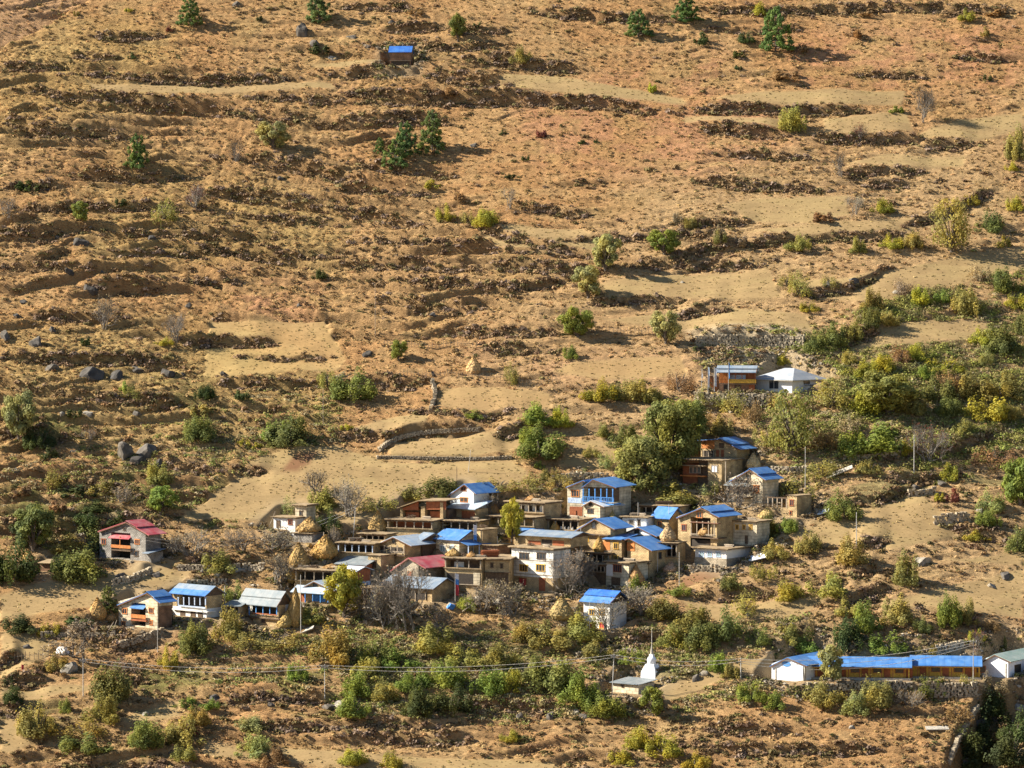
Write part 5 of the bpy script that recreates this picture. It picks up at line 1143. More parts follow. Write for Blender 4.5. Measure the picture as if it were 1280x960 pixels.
# ------------------------------------------------------------------ scrub and tussocks that nobody could count
def scatter(name, label, n, accept, size, cols, nleaf, lift=.0, seed=1, leaf=.2, flat=.7, reject=.12):
    rs = np.random.RandomState(seed); N_ = max(n*6, 500000); xs = rs.uniform(-127, 127, N_); ys = rs.uniform(-66, 216, N_)
    i = np.clip(np.searchsorted(GX, xs), 0, len(GX)-1); j = np.clip(np.searchsorted(GY, ys), 0, len(GY)-1)
    pr = accept[j, i]*(village[j, i] < .35); ok = rs.rand(N_) < pr
    xs, ys = xs[ok][:n], ys[ok][:n]; k = len(xs); zs = gz(xs, ys)
    sz = size*(.5+rs.rand(k)**1.5*1.1)
    d = rs.normal(size=(k, nleaf, 3)); d /= np.linalg.norm(d, axis=2, keepdims=True); d[..., 2] = np.abs(d[..., 2])
    P = np.stack([xs, ys, zs], 1)[:, None, :]+d*sz[:, None, None]*np.array([1.25, .8, flat])*(rs.rand(k, nleaf, 1)**.5)
    P = P.reshape(-1, 3); Vl, Fl = leaf_quads(P, d.reshape(-1, 3), 1.0, rs)
    ctr = np.repeat(P, 4, 0); Vl = ctr+(Vl-ctr)*np.repeat(np.repeat(sz, nleaf)*leaf/size, 4)[:, None]
    me = bpy.data.meshes.new(name); me.vertices.add(len(Vl)); me.vertices.foreach_set('co', Vl.astype(np.float32).ravel())
    me.loops.add(Fl.size); me.loops.foreach_set('vertex_index', Fl.astype(np.int32).ravel()); me.polygons.add(len(Fl))
    me.polygons.foreach_set('loop_start', np.arange(0, Fl.size, 3, dtype=np.int32)); me.polygons.foreach_set('loop_total', np.full(len(Fl), 3, np.int32)); me.update()
    a = me.color_attributes.new('tint', 'FLOAT_COLOR', 'POINT'); cs = np.array(cols)[rs.randint(0, len(cols), k)]*(.7+.6*rs.rand(k, 1))
    cc_ = np.repeat(cs, nleaf*4, 0)*(.75+.5*np.repeat(rs.rand(k*nleaf, 1), 4, 0)); a.data.foreach_set('color', np.concatenate([cc_, np.ones((len(cc_), 1))], 1).astype(np.float32).ravel())
    key = 'scrubmat'
    if key not in M:
        m, N, L, b = newmat('dry_scrub', .9); at = N.new('ShaderNodeAttribute'); at.attribute_name = 'tint'; L.new(at.outputs['Color'], b.inputs['Base Color']); b.inputs['Specular IOR Level'].default_value = .05
        t = N.new('ShaderNodeBsdfTranslucent'); L.new(at.outputs['Color'], t.inputs[0]); mxs = N.new('ShaderNodeMixShader'); mxs.inputs[0].default_value = .25
        L.new(b.outputs[0], mxs.inputs[1]); L.new(t.outputs[0], mxs.inputs[2]); L.new(mxs.outputs[0], N['Material Output'].inputs[0]); M[key] = m
    me.materials.append(M[key]); o = bpy.data.objects.new(name, me); C.objects.link(o); tag(o, label, name.replace('_', ' '), None, 'stuff'); return o
clump = sstep(.42, .62, fbm(X/6, Y/4, 120, 3))
nof = 1-np.clip(field*1.6, 0, 1)
scatter('bank_scrub', 'dark brown scrub rows growing along the terrace edges', 11000, np.clip(line*1.4, 0, 1)*(.7+.3*clump), .62,
        [(.27, .18, .095), (.24, .155, .095), (.31, .205, .105), (.21, .17, .075), (.27, .195, .14)], 34, seed=15, leaf=.19, flat=.85)
scatter('dry_scrub', 'brown and purple-grey scrub growing along the terrace banks', 7000, np.clip(bank*1.2, 0, 1)*sstep(.42, .62, fbm(X/8, Y/5, 121, 3))*nof, .55,
        [(.27, .18, .09), (.24, .15, .085), (.31, .205, .10), (.21, .17, .07), (.26, .185, .12)], 28, seed=5, leaf=.18)
low = polymask([(-60, 600), (500, 700), (1300, 560), (1300, 1000), (-60, 1000)], 40, 20)
mid = np.clip(rough, 0, 1)
scatter('hillside_shrubs', 'scattered tiny brown and olive shrubs on the open slope', 4500, np.clip(.08*mid*(.3+clump)+.5*low*clump, 0, 1)*nof, .45,
        [(.22, .15, .07), (.15, .11, .05), (.11, .105, .04), (.19, .115, .06), (.28, .195, .085)], 20, seed=6, leaf=.17)
scatter('grass_tussocks', 'tan dry grass tussocks covering the slope', 60000, np.clip(.35+.5*rough, 0, 1)*nof, .38,
        [(.37, .25, .11), (.39, .28, .125), (.34, .225, .09), (.35, .20, .09), (.33, .22, .10)], 10, seed=7, leaf=.14, flat=.6)
scatter('field_stubble', 'short tan stubble and weeds in the small fields', 6000, field*.6, .22, [(.36, .26, .12), (.40, .30, .14), (.34, .26, .10)], 7, seed=9, leaf=.10, flat=.2)
belt = np.clip(polymask([(1000, 430), (1110, 370), (1200, 330), (1300, 320), (1300, 560), (1180, 590), (1060, 580), (1020, 480)], 20), 0, 1)
scatter('yellow_green_scrub', 'thick yellow-green scrub band running up the right slope', 1700, belt*sstep(.46, .60, fbm(X/6, Y/5, 131, 3))*nof, .95,
        [(.27, .27, .06), (.23, .26, .06), (.30, .28, .08), (.22, .21, .08), (.28, .22, .10)], 90, seed=31, leaf=.115, flat=1.0)
green = np.clip(polymask([(430, 790), (1000, 770), (960, 880), (430, 900)], 20)+polymask([(880, 430), (1290, 360), (1290, 560), (1000, 600)], 30)+.5*polymask([(0, 600), (420, 480), (420, 620), (0, 700)], 30)+.7*polymask([(220, 790), (430, 780), (430, 860), (220, 850)], 20), 0, 1)
scatter('green_undergrowth', 'low olive undergrowth between the bushes', 11000, green*(.25+.75*clump)*nof, .7,
        [(.27, .25, .08), (.30, .28, .09), (.22, .25, .07), (.32, .25, .12), (.34, .28, .16)], 30, seed=8, leaf=.13)

near = np.clip(village*1.2, 0, 1)
def stones_scatter():
    global village
    keep = village; acc = np.clip(keep*(keep < .97)*1.0, 0, 1)*(1-field); village = np.zeros_like(keep)
    scatter('loose_stones', 'loose stones, straw and rubble strewn between the houses', 5200, acc*(.15+.85*clump), .38, [(.34, .28, .2), (.25, .2, .14), (.42, .36, .27), (.42, .29, .12), (.16, .13, .09)], 9, seed=21, leaf=.2, flat=.7)
    scatter('yard_scrub', 'thin brown and olive scrub between the houses', 1500, acc*clump*.6, .6, [(.2, .17, .08), (.22, .16, .09), (.15, .15, .05)], 26, seed=22, leaf=.18, flat=.9)
    village = keep
stones_scatter()
# ------------------------------------------------------------------ rocks
def rock_mesh(seed):
    rs = np.random.RandomState(seed); bm = bmesh.new(); bmesh.ops.create_icosphere(bm, subdivisions=3, radius=.5)
    cuts = [(rs.normal(size=3), .24+.16*rs.rand()) for _ in range(13)]
    for v_ in bm.verts:
        p = np.array(v_.co)
        for n_, dd in cuts:
            n_ = n_/np.linalg.norm(n_); t = p@n_-dd
            if t > 0: p = p-n_*t*.97
        p = p*(1+.16*(vn(p[0]*5+seed, p[1]*5+p[2]*4, seed)-.5)); v_.co = p
    me = bpy.data.meshes.new('boulder'); bm.to_mesh(me); bm.free(); me.materials.append(M['rock']); return me
ROCK = [rock_mesh(i) for i in range(5)]
RC = {'g': ((.125, .11, .092), 'grey'), 'd': ((.075, .068, .06), 'dark'), 'w': ((.29, .26, .21), 'pale'), 'W': ((.82, .82, .82), 'white')}
def rock(u, v, w, h, c, i=[0]):
    p = hit(u, v); s_ = F/(p[1]+600); o = bpy.data.objects.new('boulder', ROCK[i[0] % 5]); i[0] += 1; C.objects.link(o)
    W_ = 1.12*w/s_; Hh = 1.25*h/s_; o.location = (p[0], p[1]+.3*W_, p[2]+.16*Hh); o.scale = (W_, W_*.85, Hh); o.rotation_euler = (rng.uniform(-.2, .2), rng.uniform(-.25, .25), rng.uniform(0, 6.28))
    o.color = (*RC[c][0], 1); tag(o, None, 'boulder', 'boulders on the hillside')
    AUTO.append((o, ('large' if w*h > 500 else 'small')+' '+RC[c][1]+' boulder', u, v-h/2))
for l in '378 46 20 28 g;392 60 22 14 g;156 574 30 30 g;182 577 42 34 g;168 584 28 18 d;198 584 24 16 d;44 434 22 20 g;6 424 18 16 g;115 474 38 24 d;146 474 22 16 d;208 472 24 18 d;172 466 24 12 g;62 464 22 12 g;95 570 26 13 g;66 416 14 12 g;111 368 22 20 d;86 344 16 14 d;127 341 12 8 g;373 384 9 8 g;235 384 12 8 g;99 308 26 16 d;110 520 16 10 w;75 522 12 10 w;192 502 14 10 d;295 8 12 10 g;490 30 12 8 g;592 184 12 8 g;563 130 10 10 w;623 545 10 9 w;1033 362 16 15 w;1068 356 26 14 g;1153 708 22 20 w;1258 724 20 13 g;78 818 20 15 W;86 842 26 20 w;33 811 12 8 d;410 888 22 12 g;340 884 12 8 g;268 876 28 12 d;425 885 16 12 w;670 792 32 12 w;565 760 18 10 w;545 775 14 10 g;598 752 16 10 w;622 756 14 9 w;745 826 20 9 w;880 846 18 12 w;870 852 14 12 g;720 893 18 9 w;730 898 14 8 g;650 900 10 14 g;688 900 12 16 g;935 770 9 6 w;853 354 6 5 w;542 470 10 8 d;460 446 18 12 d;541 396 12 8 d;650 362 16 12 d;780 655 10 6 w;1100 880 10 8 w;900 905 8 6 w;1065 912 10 8 w;300 715 16 8 w;255 716 14 9 w;270 722 14 8 w;312 714 10 8 w;195 722 16 10 g;150 722 14 9 g;290 712 12 8 g;1240 735 14 8 w;1225 640 10 7 w;1180 608 20 10 g;1145 612 14 9 g;700 560 12 8 d;840 620 14 8 w;1000 470 14 10 w;1120 368 12 9 w;1080 560 16 8 g;925 590 12 6 w;1015 540 14 8 g;75 935 16 10 g;90 928 14 7 g;180 895 12 7 w;20 590 14 8 g;60 560 12 8 g;170 520 14 10 g;230 470 12 10 d;280 470 10 8 d;20 398 14 10 d;30 380 12 8 d;350 225 12 8 d;190 300 14 9 d;70 300 12 8 g;60 240 14 9 d;415 75 14 8 w;440 48 16 8 g;460 60 14 8 g;1222 915 26 24 d;1245 902 30 18 g;1228 950 34 26 d;1268 925 26 18 g;1205 958 20 16 g;1278 890 22 14 w'.split(';'):
    f = l.split(); rock(*map(float, f[:4]), f[4])
# leaning pale slab and fallen sheets near the ruin
def board(label, u, v, w, tilt, yaw, L_, Wd, mat, name='slab', cat='slab'):
    p = hit(u, v); o = MB().box(-L_/2, L_/2, -Wd/2, Wd/2, -.08, .08).build(name, mat); o.location = (p[0], p[1]+.5, p[2]+.55*abs(math.sin(tilt))*L_*.5+.45); o.rotation_euler = (R(20), tilt, yaw); tag(o, label, cat); return o
board('long pale grey slab lying tilted among bushes right of the porch house', 1049, 597, 30, R(-22), R(-8), 5.4, 1.5, 'concrete')
board('white sheet lying on the ground beside the half-open ruin', 1027, 645, 20, R(-15), R(-10), 3.0, 1.6, 'purewhite', 'sheet', 'sheet')
board('white plastic sheet spread on the slope right of the wide flat roof', 945, 702, 26, R(-14), R(-12), 4.0, 2.2, 'purewhite', 'sheet', 'sheet')
board('grey slab roof on the ground at the foot of the two haystack cones', 384, 792, 14, R(-20), R(-15), 2.4, 1.3, 'concrete')
board('flat pale concrete slab lying in dry scrub below the school', 1172, 914, 26, R(0), R(4), 3.8, 1.2, 'concrete')

# ------------------------------------------------------------------ haystacks
def hay_mesh(seed, lean=0.0, fat=1.0):
    rs = np.random.RandomState(seed); n = 22; prof = [(.0, .36), (.10, .45), (.22, .50), (.38, .47), (.55, .37), (.72, .24), (.86, .13), (.96, .06), (1.0, .02)]
    vs = []; fs = []
    for k, (z, r) in enumerate(prof):
        for i in range(n):
            a = 6.283*i/n; rr = r*(1+.13*(vn(i*1.0, k*1.3, seed)-.5)+.08*rs.normal()*.5); vs.append((math.cos(a)*rr+lean*z, math.sin(a)*rr, z))
    for k in range(len(prof)-1):
        for i in range(n): fs.append((k*n+i, k*n+(i+1) % n, (k+1)*n+(i+1) % n, (k+1)*n+i))
    fs.append(tuple(range((len(prof)-1)*n, len(prof)*n))); fs.append(tuple(range(n-1, -1, -1)))
    P = []; D_ = []
    for q in range(420):
        k = rs.randint(0, len(prof)-1); t = rs.rand(); z = prof[k][0]*(1-t)+prof[k+1][0]*t; r = prof[k][1]*(1-t)+prof[k+1][1]*t; a = rs.rand()*6.283
        P.append((math.cos(a)*r*1.0+lean*z, math.sin(a)*r*1.0, z)); D_.append((math.cos(a), math.sin(a), .3))
    Vl, Fl = leaf_quads(np.array(P), np.array(D_), .05, rs); k = len(vs)
    me = mesh_np('hay', np.concatenate([np.array(vs), Vl]), [tuple(f) for f in fs]+[tuple(i+k for i in f) for f in Fl], ['hay']); return me
HAY = [hay_mesh(1), hay_mesh(2, .06), hay_mesh(3, -.05), hay_mesh(4, .25)]
HEAP = hay_mesh(9)
tip = MB(); tip.tube((0, 0, .8), (.01, 0, 1.13), .025, .015, 5); TIP = tip.build('stack_pole', 'palewood'); TIPM = TIP.data; bpy.data.objects.remove(TIP)
def hay(label, u, v, w, h, i=0, on=None, c=(.40, .26, .105), pole=True):
    p = hit(u, v) if on is None else np.array(on); s_ = F/(p[1]+600); W_ = w/s_*1.16; Hh = h/s_*1.08
    o = empty('haystack', (p[0], p[1]+(.3*W_ if on is None else 0), p[2]-.1), rng.uniform(-.3, .3)); o.scale = (W_, W_, Hh); tag(o, label, 'haystack', 'haystacks of the village')
    b = bpy.data.objects.new('hay', HAY[i]); C.objects.link(b); b.parent = o; b.color = (*(x*rng.uniform(.9, 1.1) for x in c), 1)
    if pole: q = bpy.data.objects.new('stack_pole', TIPM); C.objects.link(q); q.parent = o
    return o
def on_roof(key, u, ly, z=None, dz=.3):
    h = HOUSES[key]; x, _ = h.loc(u, h.v, ly); return h.world(x, ly, (h.zt if z is None else z)+dz)
hay('tall straw haystack at the left village edge, left one of the pair', 373, 712, 24, 31, 0)
hay('broad straw haystack at the left village edge, right one of the pair', 404, 698, 29, 27, 1)
hay('small pale haystack low beside the end of the long open-bay house', 362, 729, 16, 18, 2)
hay('haystack standing alone behind a flat roof near bushes, upper left of village', 472, 668, 23, 27, 0)
hay('dull grey-brown small haystack on a roof beside the dark attic window', 515, 686, 17, 14, 2, c=(.40, .30, .16))
hay('low wide hay heap on the square stone platform', 381, 667, 27, 18, 1, on=HOUSES['plat1'].world(HOUSES['plat1'].W/2, 1.8, HOUSES['plat1'].zt+.2), pole=False)
hay('haystack on the upper ledge between the annex and the white-posted house', 617, 643, 13, 15, 0)
hay('flattened hay pile on the roof of the white-posted house', 666, 628, 16, 7, 1, on=on_roof('rowC', 664, 3), pole=False)
hay('small orange haystack in the yard left of the white-potted room', 694, 668, 13, 16, 0, c=(.60, .33, .12))
hay('leaning orange haystack left of the white three-storey house', 610, 738, 22, 24, 3, c=(.62, .38, .16))
hay('haystack on the flat porch roof of the tan gabled house', 749, 690, 14, 18, 0, on=on_roof('tanPorch', 749, 1.5))
hay('small haystack peeping above the blue roof of the tan gabled house', 765, 652, 10, 13, 1)
hay('haystack on posts in front of the small steep blue roof', 836, 677, 18, 20, 0, on=on_roof('boxD', 835, 2), c=(.50, .36, .18))
hay('large leaning cone haystack under the brightest blue roof', 796, 733, 19, 25, 2)
hay('large cone haystack left of the white block house', 702, 775, 27, 27, 0)
hay('haystack between the top orange house and the porch house', 943, 587, 17, 19, 2, c=(.50, .38, .20))
hay('tall slender haystack beside the grey metal-roofed house', 368, 784, 19, 45, 1)
hay('lower haystack leaning on the tall slender one', 354, 785, 17, 20, 3, pole=False)
hay('cone haystack at the far left beside a dark conical shrub', 121, 774, 20, 25, 0)
hay('low brown hay heap right of the far left cone', 136, 776, 17, 12, 1, pole=False, c=(.46, .32, .14))
hay('lone cone haystack standing on the open slope above the fields', 592, 468, 17, 22, 0, c=(.50, .36, .17))
hay('straw heap between bushes at the left edge under the red-roofed house', 35, 704, 14, 16, 2, pole=False)
hay('straw heap half hidden behind the blue balcony house roof', 768, 606, 12, 14, 1, pole=False, c=(.5, .36, .16))
hay('yellow hay stored on the balcony of the tall recessed house', 878, 672, 17, 12, 1, on=HOUSES['tallR'].world(HOUSES['tallR'].x(879), .5, HOUSES['tallR'].z(670.5)+.05), pole=False)
hay('yellow hay pile on the flat roof below the cream porch house', 566, 697, 17, 10, 1, on=on_roof('clusB', 566, 2), pole=False)
hay('second smaller hay pile on the roof below the blue porch', 592, 697, 12, 7, 2, on=on_roof('clusB', 590, 2), pole=False)
hay('yellow hay pile on the end of the long open-bay roof', 420, 712, 20, 6, 1, on=on_roof('longV', 414, 3), pole=False)
hay('orange hay tuft beside the white metal roof', 452, 737, 14, 14, 0, pole=False, c=(.6, .4, .14))
hay('small dry haystack below the brightest blue roof on the right', 838, 715, 18, 12, 1, pole=False, c=(.42, .33, .18))
hay('round hay heap beside the ruin with bare posts', 958, 649, 18, 14, 1, pole=False, c=(.5, .37, .17))

# ------------------------------------------------------------------ stone walls
def rubble_wall(label, pts, hpx, name='stone_wall', stone=.42, mat='rubble', thick=.7):
    P = []
    for (a, b) in zip(pts[:-1], pts[1:]):
        n = max(1, int(abs(b[0]-a[0])/8))
        for i in range(n): t = i/n; P.append(hit(a[0]+(b[0]-a[0])*t, a[1]+(b[1]-a[1])*t))
    P.append(hit(*pts[-1])); P = np.array(P); m = MB()
    sg = P.copy()
    for _ in range(2): sg[1:-1] = (sg[:-2]+sg[1:-1]*2+sg[2:])/4
    h = hpx/(F/(sg[0, 1]+600))
    for a, b in zip(sg[:-1], sg[1:]):
        L_ = np.hypot(*(b-a)[:2]); 
        if L_ > 14: continue
        n = max(1, int(L_/stone)); dirx = (b-a)/max(L_, 1e-6); nx_, ny_ = -dirx[1], dirx[0]
        for i in range(n):
            c0 = a+(b-a)*(i+.5)/n; rows = int(h/(stone*.72))+1; hh = h*(.62+.5*float(vn(c0[0]/1.7, c0[1]/1.7, 9)))
            for k in range(-1, rows):
                zz = k*stone*.72
                if zz > hh: break
                s1 = stone*rng.uniform(.38, .75); s2 = stone*rng.uniform(.3, .44); lean = .12*zz; y_ = lean+rng.uniform(-.08, .08)
                jl = rng.uniform(-.5, .5)*stone; cx = c0[0]+nx_*y_+dirx[0]*jl; cy = c0[1]+ny_*y_+dirx[1]*jl; th = math.atan2(dirx[1], dirx[0])+rng.uniform(-.3, .3); ca, sa = math.cos(th), math.sin(th); vs = []
                for (ax, ay, az) in ((-1, -1, -1), (1, -1, -1), (1, 1, -1), (-1, 1, -1), (-1, -1, 1), (1, -1, 1), (1, 1, 1), (-1, 1, 1)):
                    x_ = ax*s1*rng.uniform(.75, 1.05); y2 = ay*thick*.5; z_ = az*s2*rng.uniform(.75, 1.05); vs.append((cx+x_*ca-y2*sa, cy+x_*sa+y2*ca, c0[2]+zz+s2*.9+z_))
                m.poly(vs, [(0, 3, 2, 1), (4, 5, 6, 7), (0, 1, 5, 4), (1, 2, 6, 5), (2, 3, 7, 6), (3, 0, 4, 7)])
    o = m.build(name, mat); tag(o, label, 'stone wall', 'dry stone walls'); return o
rubble_wall('long pale rubble terrace wall on the slope above the hip-roofed bungalow', [(870, 431), (905, 433), (960, 434), (1005, 433)], 15)
rubble_wall('rubble retaining wall right under the orange house and hip-roofed bungalow', [(868, 503), (905, 505), (940, 506), (962, 505)], 15)
rubble_wall('low tumbled stone wall left of the dry bush row, below the white small house', [(222, 712), (250, 712), (290, 713), (330, 711)], 7)
rubble_wall('lower tumbled stone wall above the roof of the glazed verandah house', [(232, 731), (258, 731), (284, 729)], 6)
rubble_wall('stone wall under the cream two-storey house with central balcony', [(50, 798), (100, 797), (145, 797)], 7)
rubble_wall('stone steps-wall climbing right of the cream two-storey house', [(150, 808), (178, 800), (205, 790)], 6)
rubble_wall('broken stone wall under the red-roofed stone house', [(140, 732), (165, 726), (190, 716)], 8)
rubble_wall('thin stone edging along the smooth field above the village', [(470, 572), (540, 573), (600, 574), (640, 572)], 2.2, stone=.28)
rubble_wall('curved dark stone bank wall enclosing the mid-slope field', [(474, 563), (486, 552), (510, 545), (537, 541), (600, 538)], 4, stone=.3)
rubble_wall('stone wall foundation along the foot of the ochre classrooms', [(1008, 862), (1040, 861), (1080, 860), (1140, 859)], 8)
rubble_wall('steep pale rubble embankment below the right end of the school', [(1150, 868), (1180, 870), (1222, 868)], 17)
rubble_wall('grey rubble patch in the bend of the field at the right', [(1168, 655), (1190, 653), (1212, 652)], 11, stone=.5)
rubble_wall('small rubble heap on the slope right of the village', [(1135, 620), (1155, 618), (1170, 616)], 8)
rubble_wall('stone wall bed around the base of the wide flat-roofed house', [(862, 713), (880, 713), (905, 714)], 7)
rubble_wall('narrow stone wall dropping beside the dark gully', [(1222, 884), (1212, 900), (1196, 925), (1186, 955)], 5)
rubble_wall('stony bank beside the white stupa', [(720, 822), (760, 816), (795, 818)], 6)
rubble_wall('stone field wall left of the curved bank at the head of the steps', [(540, 478), (546, 488), (548, 498), (538, 512)], 5)
rubble_wall('stony rim along the field edge above the blue-roofed top houses', [(690, 600), (720, 596), (760, 597)], 6)
rubble_wall('row of stones below the walnut tree by the porch house', [(965, 590), (985, 592), (1010, 590)], 9)
rubble_wall('rubble bank between the golden bush and the long slab', [(1055, 572), (1085, 572), (1130, 566)], 4)
rubble_wall('rubble wall over the school left of the red bush', [(1170, 815), (1190, 812), (1205, 808)], 10)

# ------------------------------------------------------------------ stick fences
def fence(label, pts, hpx, gap=.7):
    m = MB(); P = [hit(*p) for p in pts]
    for a, b in zip(P[:-1], P[1:]):
        L_ = np.hypot(*(b-a)[:2]); n = max(1, int(L_/gap)); prev = None
        for i in range(n+1):
            q = a+(b-a)*i/n; z = gz(q[0], q[1]); h = hpx/6.3*rng.uniform(.75, 1.15)
            t = (q[0]+rng.uniform(-.12, .12), q[1]+rng.uniform(-.1, .1), z+h); m.tube((q[0], q[1], z-.2), t, .055, .04, 4)
            k = (q[0], q[1], z+h*.6)
            if prev is not None: m.tube(prev, k, .035, .035, 4)
            prev = k
    o = m.build('stick_fence', 'palewood'); tag(o, label, 'fence', 'stick fences'); return o
fence('stick fence along the terrace edge right of the bright round-crowned tree', [(740, 414), (780, 420), (838, 418)], 10)
fence('long stick fence running past the lone cone haystack', [(430, 474), (500, 472), (560, 470), (630, 476), (700, 480)], 9)
fence('stick fence above the smooth field, on the left part of the mid slope', [(480, 432), (540, 436), (600, 434)], 8)
fence('stick fence in the lower left corner field by the white boulder', [(18, 828), (32, 826), (48, 824), (66, 820)], 10)
fence('sparse stick fence by bare bushes above the glazed verandah house', [(240, 690), (262, 689), (290, 689)], 14)
fence('stick fence on the upper left terrace', [(112, 146), (135, 150), (150, 153)], 7)

# ------------------------------------------------------------------ poles, flags, power lines
POLES = {}
def pole(label, u, v0, v1, lean=0, r=.09, name='pole', cat='pole', arm=False, on=None, key=None, mat='pole'):
    p = hit(u, v0) if on is None else np.array(on); s_ = F/(p[1]+600); h = (v0-v1)/s_
    root = empty(name, p); tag(root, label, cat, 'poles in and around the village')
    MB().tube((0, 0, -.5), (lean*h, 0, h), r, r*.75, 8).build('shaft', mat, root)
    if arm:
        MB().box(lean*h-.6, lean*h+.6, -.05, .05, h-.45, h-.33).build('crossarm', 'pole', root)
        for dx in (-.5, .5): MB().tube((lean*h+dx, 0, h-.33), (lean*h+dx, 0, h-.15), .05, .03, 6).build('insulator', 'white', root)
    POLES[key or label] = (p[0]+lean*h, p[1], p[2]+h); return root
pole('metal power pole at the lower left beside the dark bare tree', 104, 870, 822, r=.075, arm=True, key='A')
pole('metal power pole below the golden bush in the lower middle', 406, 872, 830, r=.075, arm=True, key='B')
pole('leaning power pole left of the low stone shed', 765, 868, 817, .05, .075, arm=True, key='D')
pole('tall white pole in front of the right-hand classrooms', 1216.5, 852, 799, r=.07, arm=True, key='E')
pole('power pole between the bushes left of the school', 926, 848, 822, r=.09, key='S')
pole('slim pole beside the tall slender haystack', 376, 793, 718, r=.07)
pole('pale pole between the glazed verandah house and the grey-roofed house', 281, 768, 732, r=.08, key='F')
pole('thin pole below the cream two-storey house', 197, 815, 781, r=.06)
pole('leaning pale pole among bushes at the upper left village edge', 441, 677, 633, .08, .08, key='G')
pole('thin dark pole left of the white gabled house at the top', 571, 608, 583, r=.06, mat='timber')
pole('thin leaning pole on the smooth field above the village', 585, 590, 562, .12, .05)
pole('pole with crossed stays left of the roof heaped with hay', 701, 660, 625, r=.07, key='K')
pole('thin pole at the front of the rooms below the porch house', 622, 697, 670, r=.05)
pole('pole rising in front of the tan gabled house', 726, 702, 660, r=.07)
pole('thin pole right of the brightest blue roof', 822, 722, 688, r=.06)
pole('taller pole right of the leaning cone haystack', 849, 732, 690, r=.06)
pole('pole rising above the whitewashed house below the dark tree', 797.5, 668, 628, r=.06, key='L')
pole('pole beside the small steep blue roof', 836, 662, 630, r=.06)
pole('thin pole before the orange plank house', 906, 605, 572, r=.06)
pole('thin pole right of the walnut tree', 1006.5, 612, 558, r=.06)
pole('white pole on the bushy slope right of the village', 1142.5, 592, 543, r=.08)
pole('white pole at the bend of the right-hand field', 1070.5, 682, 640, r=.08)
pole('thin pole beside the rounded boulder below the village', 737, 800, 752, r=.05)
pole('pole on the upper slope at the left of the terraced fields', 469, 420, 355, r=.05, mat='palewood')
pole('thin stick pole left of the field corner', 404, 530, 485, r=.05, mat='palewood')
def flag(label, u, v0, v1, cols, r=.06, fh=.45, wd=.55, on=None, name='flag_pole', top=0.02):
    p = hit(u, v0) if on is None else np.array(on); s_ = F/(p[1]+600); h = (v0-v1)/s_
    root = empty(name, p); tag(root, label, 'prayer flag', 'prayer flag poles'); MB().tube((0, 0, -.5), (0, 0, h), r, r*.6, 7).build('shaft', 'pole', root)
    z1 = h*(1-top); n = len(cols); dz = h*fh/n
    for i, cc_ in enumerate(cols):
        za = z1-i*dz; zb = za-dz+.02; vs = []; fs = []; k = 5
        for j in range(5):
            zz = za+(zb-za)*j/4
            for q in range(k): t = q/(k-1); vs.append((r*.7+t*wd, .12*math.sin(3.5*t+2*zz+i)*t, zz-.18*t*t))
        for j in range(4):
            for q in range(k-1): a = j*k+q; fs.append((a, a+1, a+k+1, a+k))
        m = MB(); m.poly(vs, fs); o = m.build('cloth', cc_, root); md = o.modifiers.new('thickness', 'SOLIDIFY'); md.thickness = .02
    return root
flag('prayer flag pole with white and pale blue cloth in front of the cream porch house', 592, 697, 655, ['cloth_white', 'paleblue', 'cloth_blue'])
flag('prayer flag pole with red and white cloth left of the leaning orange haystack', 569, 755, 716, ['cloth_white', 'cloth_blue', 'cloth_red', 'cloth_red'], fh=.7, wd=.6)
flag('white flag pole left of the orange boarded house', 885, 490, 458, ['paleblue', 'cloth_white'], fh=.8, wd=.25)
flag('thick white flag pole nearest the orange boarded house', 893, 490, 459, ['cloth_white', 'cloth_white'], fh=.75, wd=.35, r=.1)
flag('tall thin flag pole standing in front of the orange balcony', 910.5, 492, 452, ['cloth_blue', 'bluepaint'], fh=.5, wd=.2)
flag('thin flag pole furthest left on the bungalow terrace', 877, 490, 460, ['palewood', 'cloth_white'], fh=.4, wd=.2)
o = MB().box(-.5, .5, -.25, .25, -.3, .6).box(-.7, -.2, -.3, .3, -.4, .1).build('tarpaulin', 'cloth_blue'); o.location = hit(564, 762)+np.array([0, 0, .4]); o.rotation_euler = (.3, .35, .5); tag(o, 'crumpled blue tarpaulin lying in the shadow below the red and white prayer flag', 'tarpaulin')
o = MB().tube((0, 0, -.3), (0, 0, 1.2), .04, .03, 5).poly([(.03, -.02, .3), (.35, -.02, .25), (.4, -.02, 1.0), (.03, -.02, 1.15), (.03, .03, .3), (.35, .03, .25), (.4, .03, 1.0), (.03, .03, 1.15)], [(0, 1, 2, 3), (7, 6, 5, 4), (0, 4, 5, 1), (1, 5, 6, 2), (2, 6, 7, 3), (3, 7, 4, 0)]).build('red_cloth', 'cloth_red'); o.location = hit(27, 839); tag(o, 'small red cloth hung on a stick by the corner field fence', 'cloth')
def wire(label, a, b, sag, dz, r=.045, dx=0):
    m = MB(); a = np.array(a)+[dx, 0, dz]; b = np.array(b)+[dx, 0, dz]; n = 22; pr = None
    for i in range(n+1):
        t = i/n; p = a+(b-a)*t; p[2] -= sag*4*t*(1-t)
        if pr is not None: m.tube(pr, p, r, r, 4)
        pr = p
    o = m.build('power_line', 'wire'); tag(o, label, 'power line', 'power lines')
A_, B_, D_, E_, S_ = (POLES[k] for k in 'ABDES')
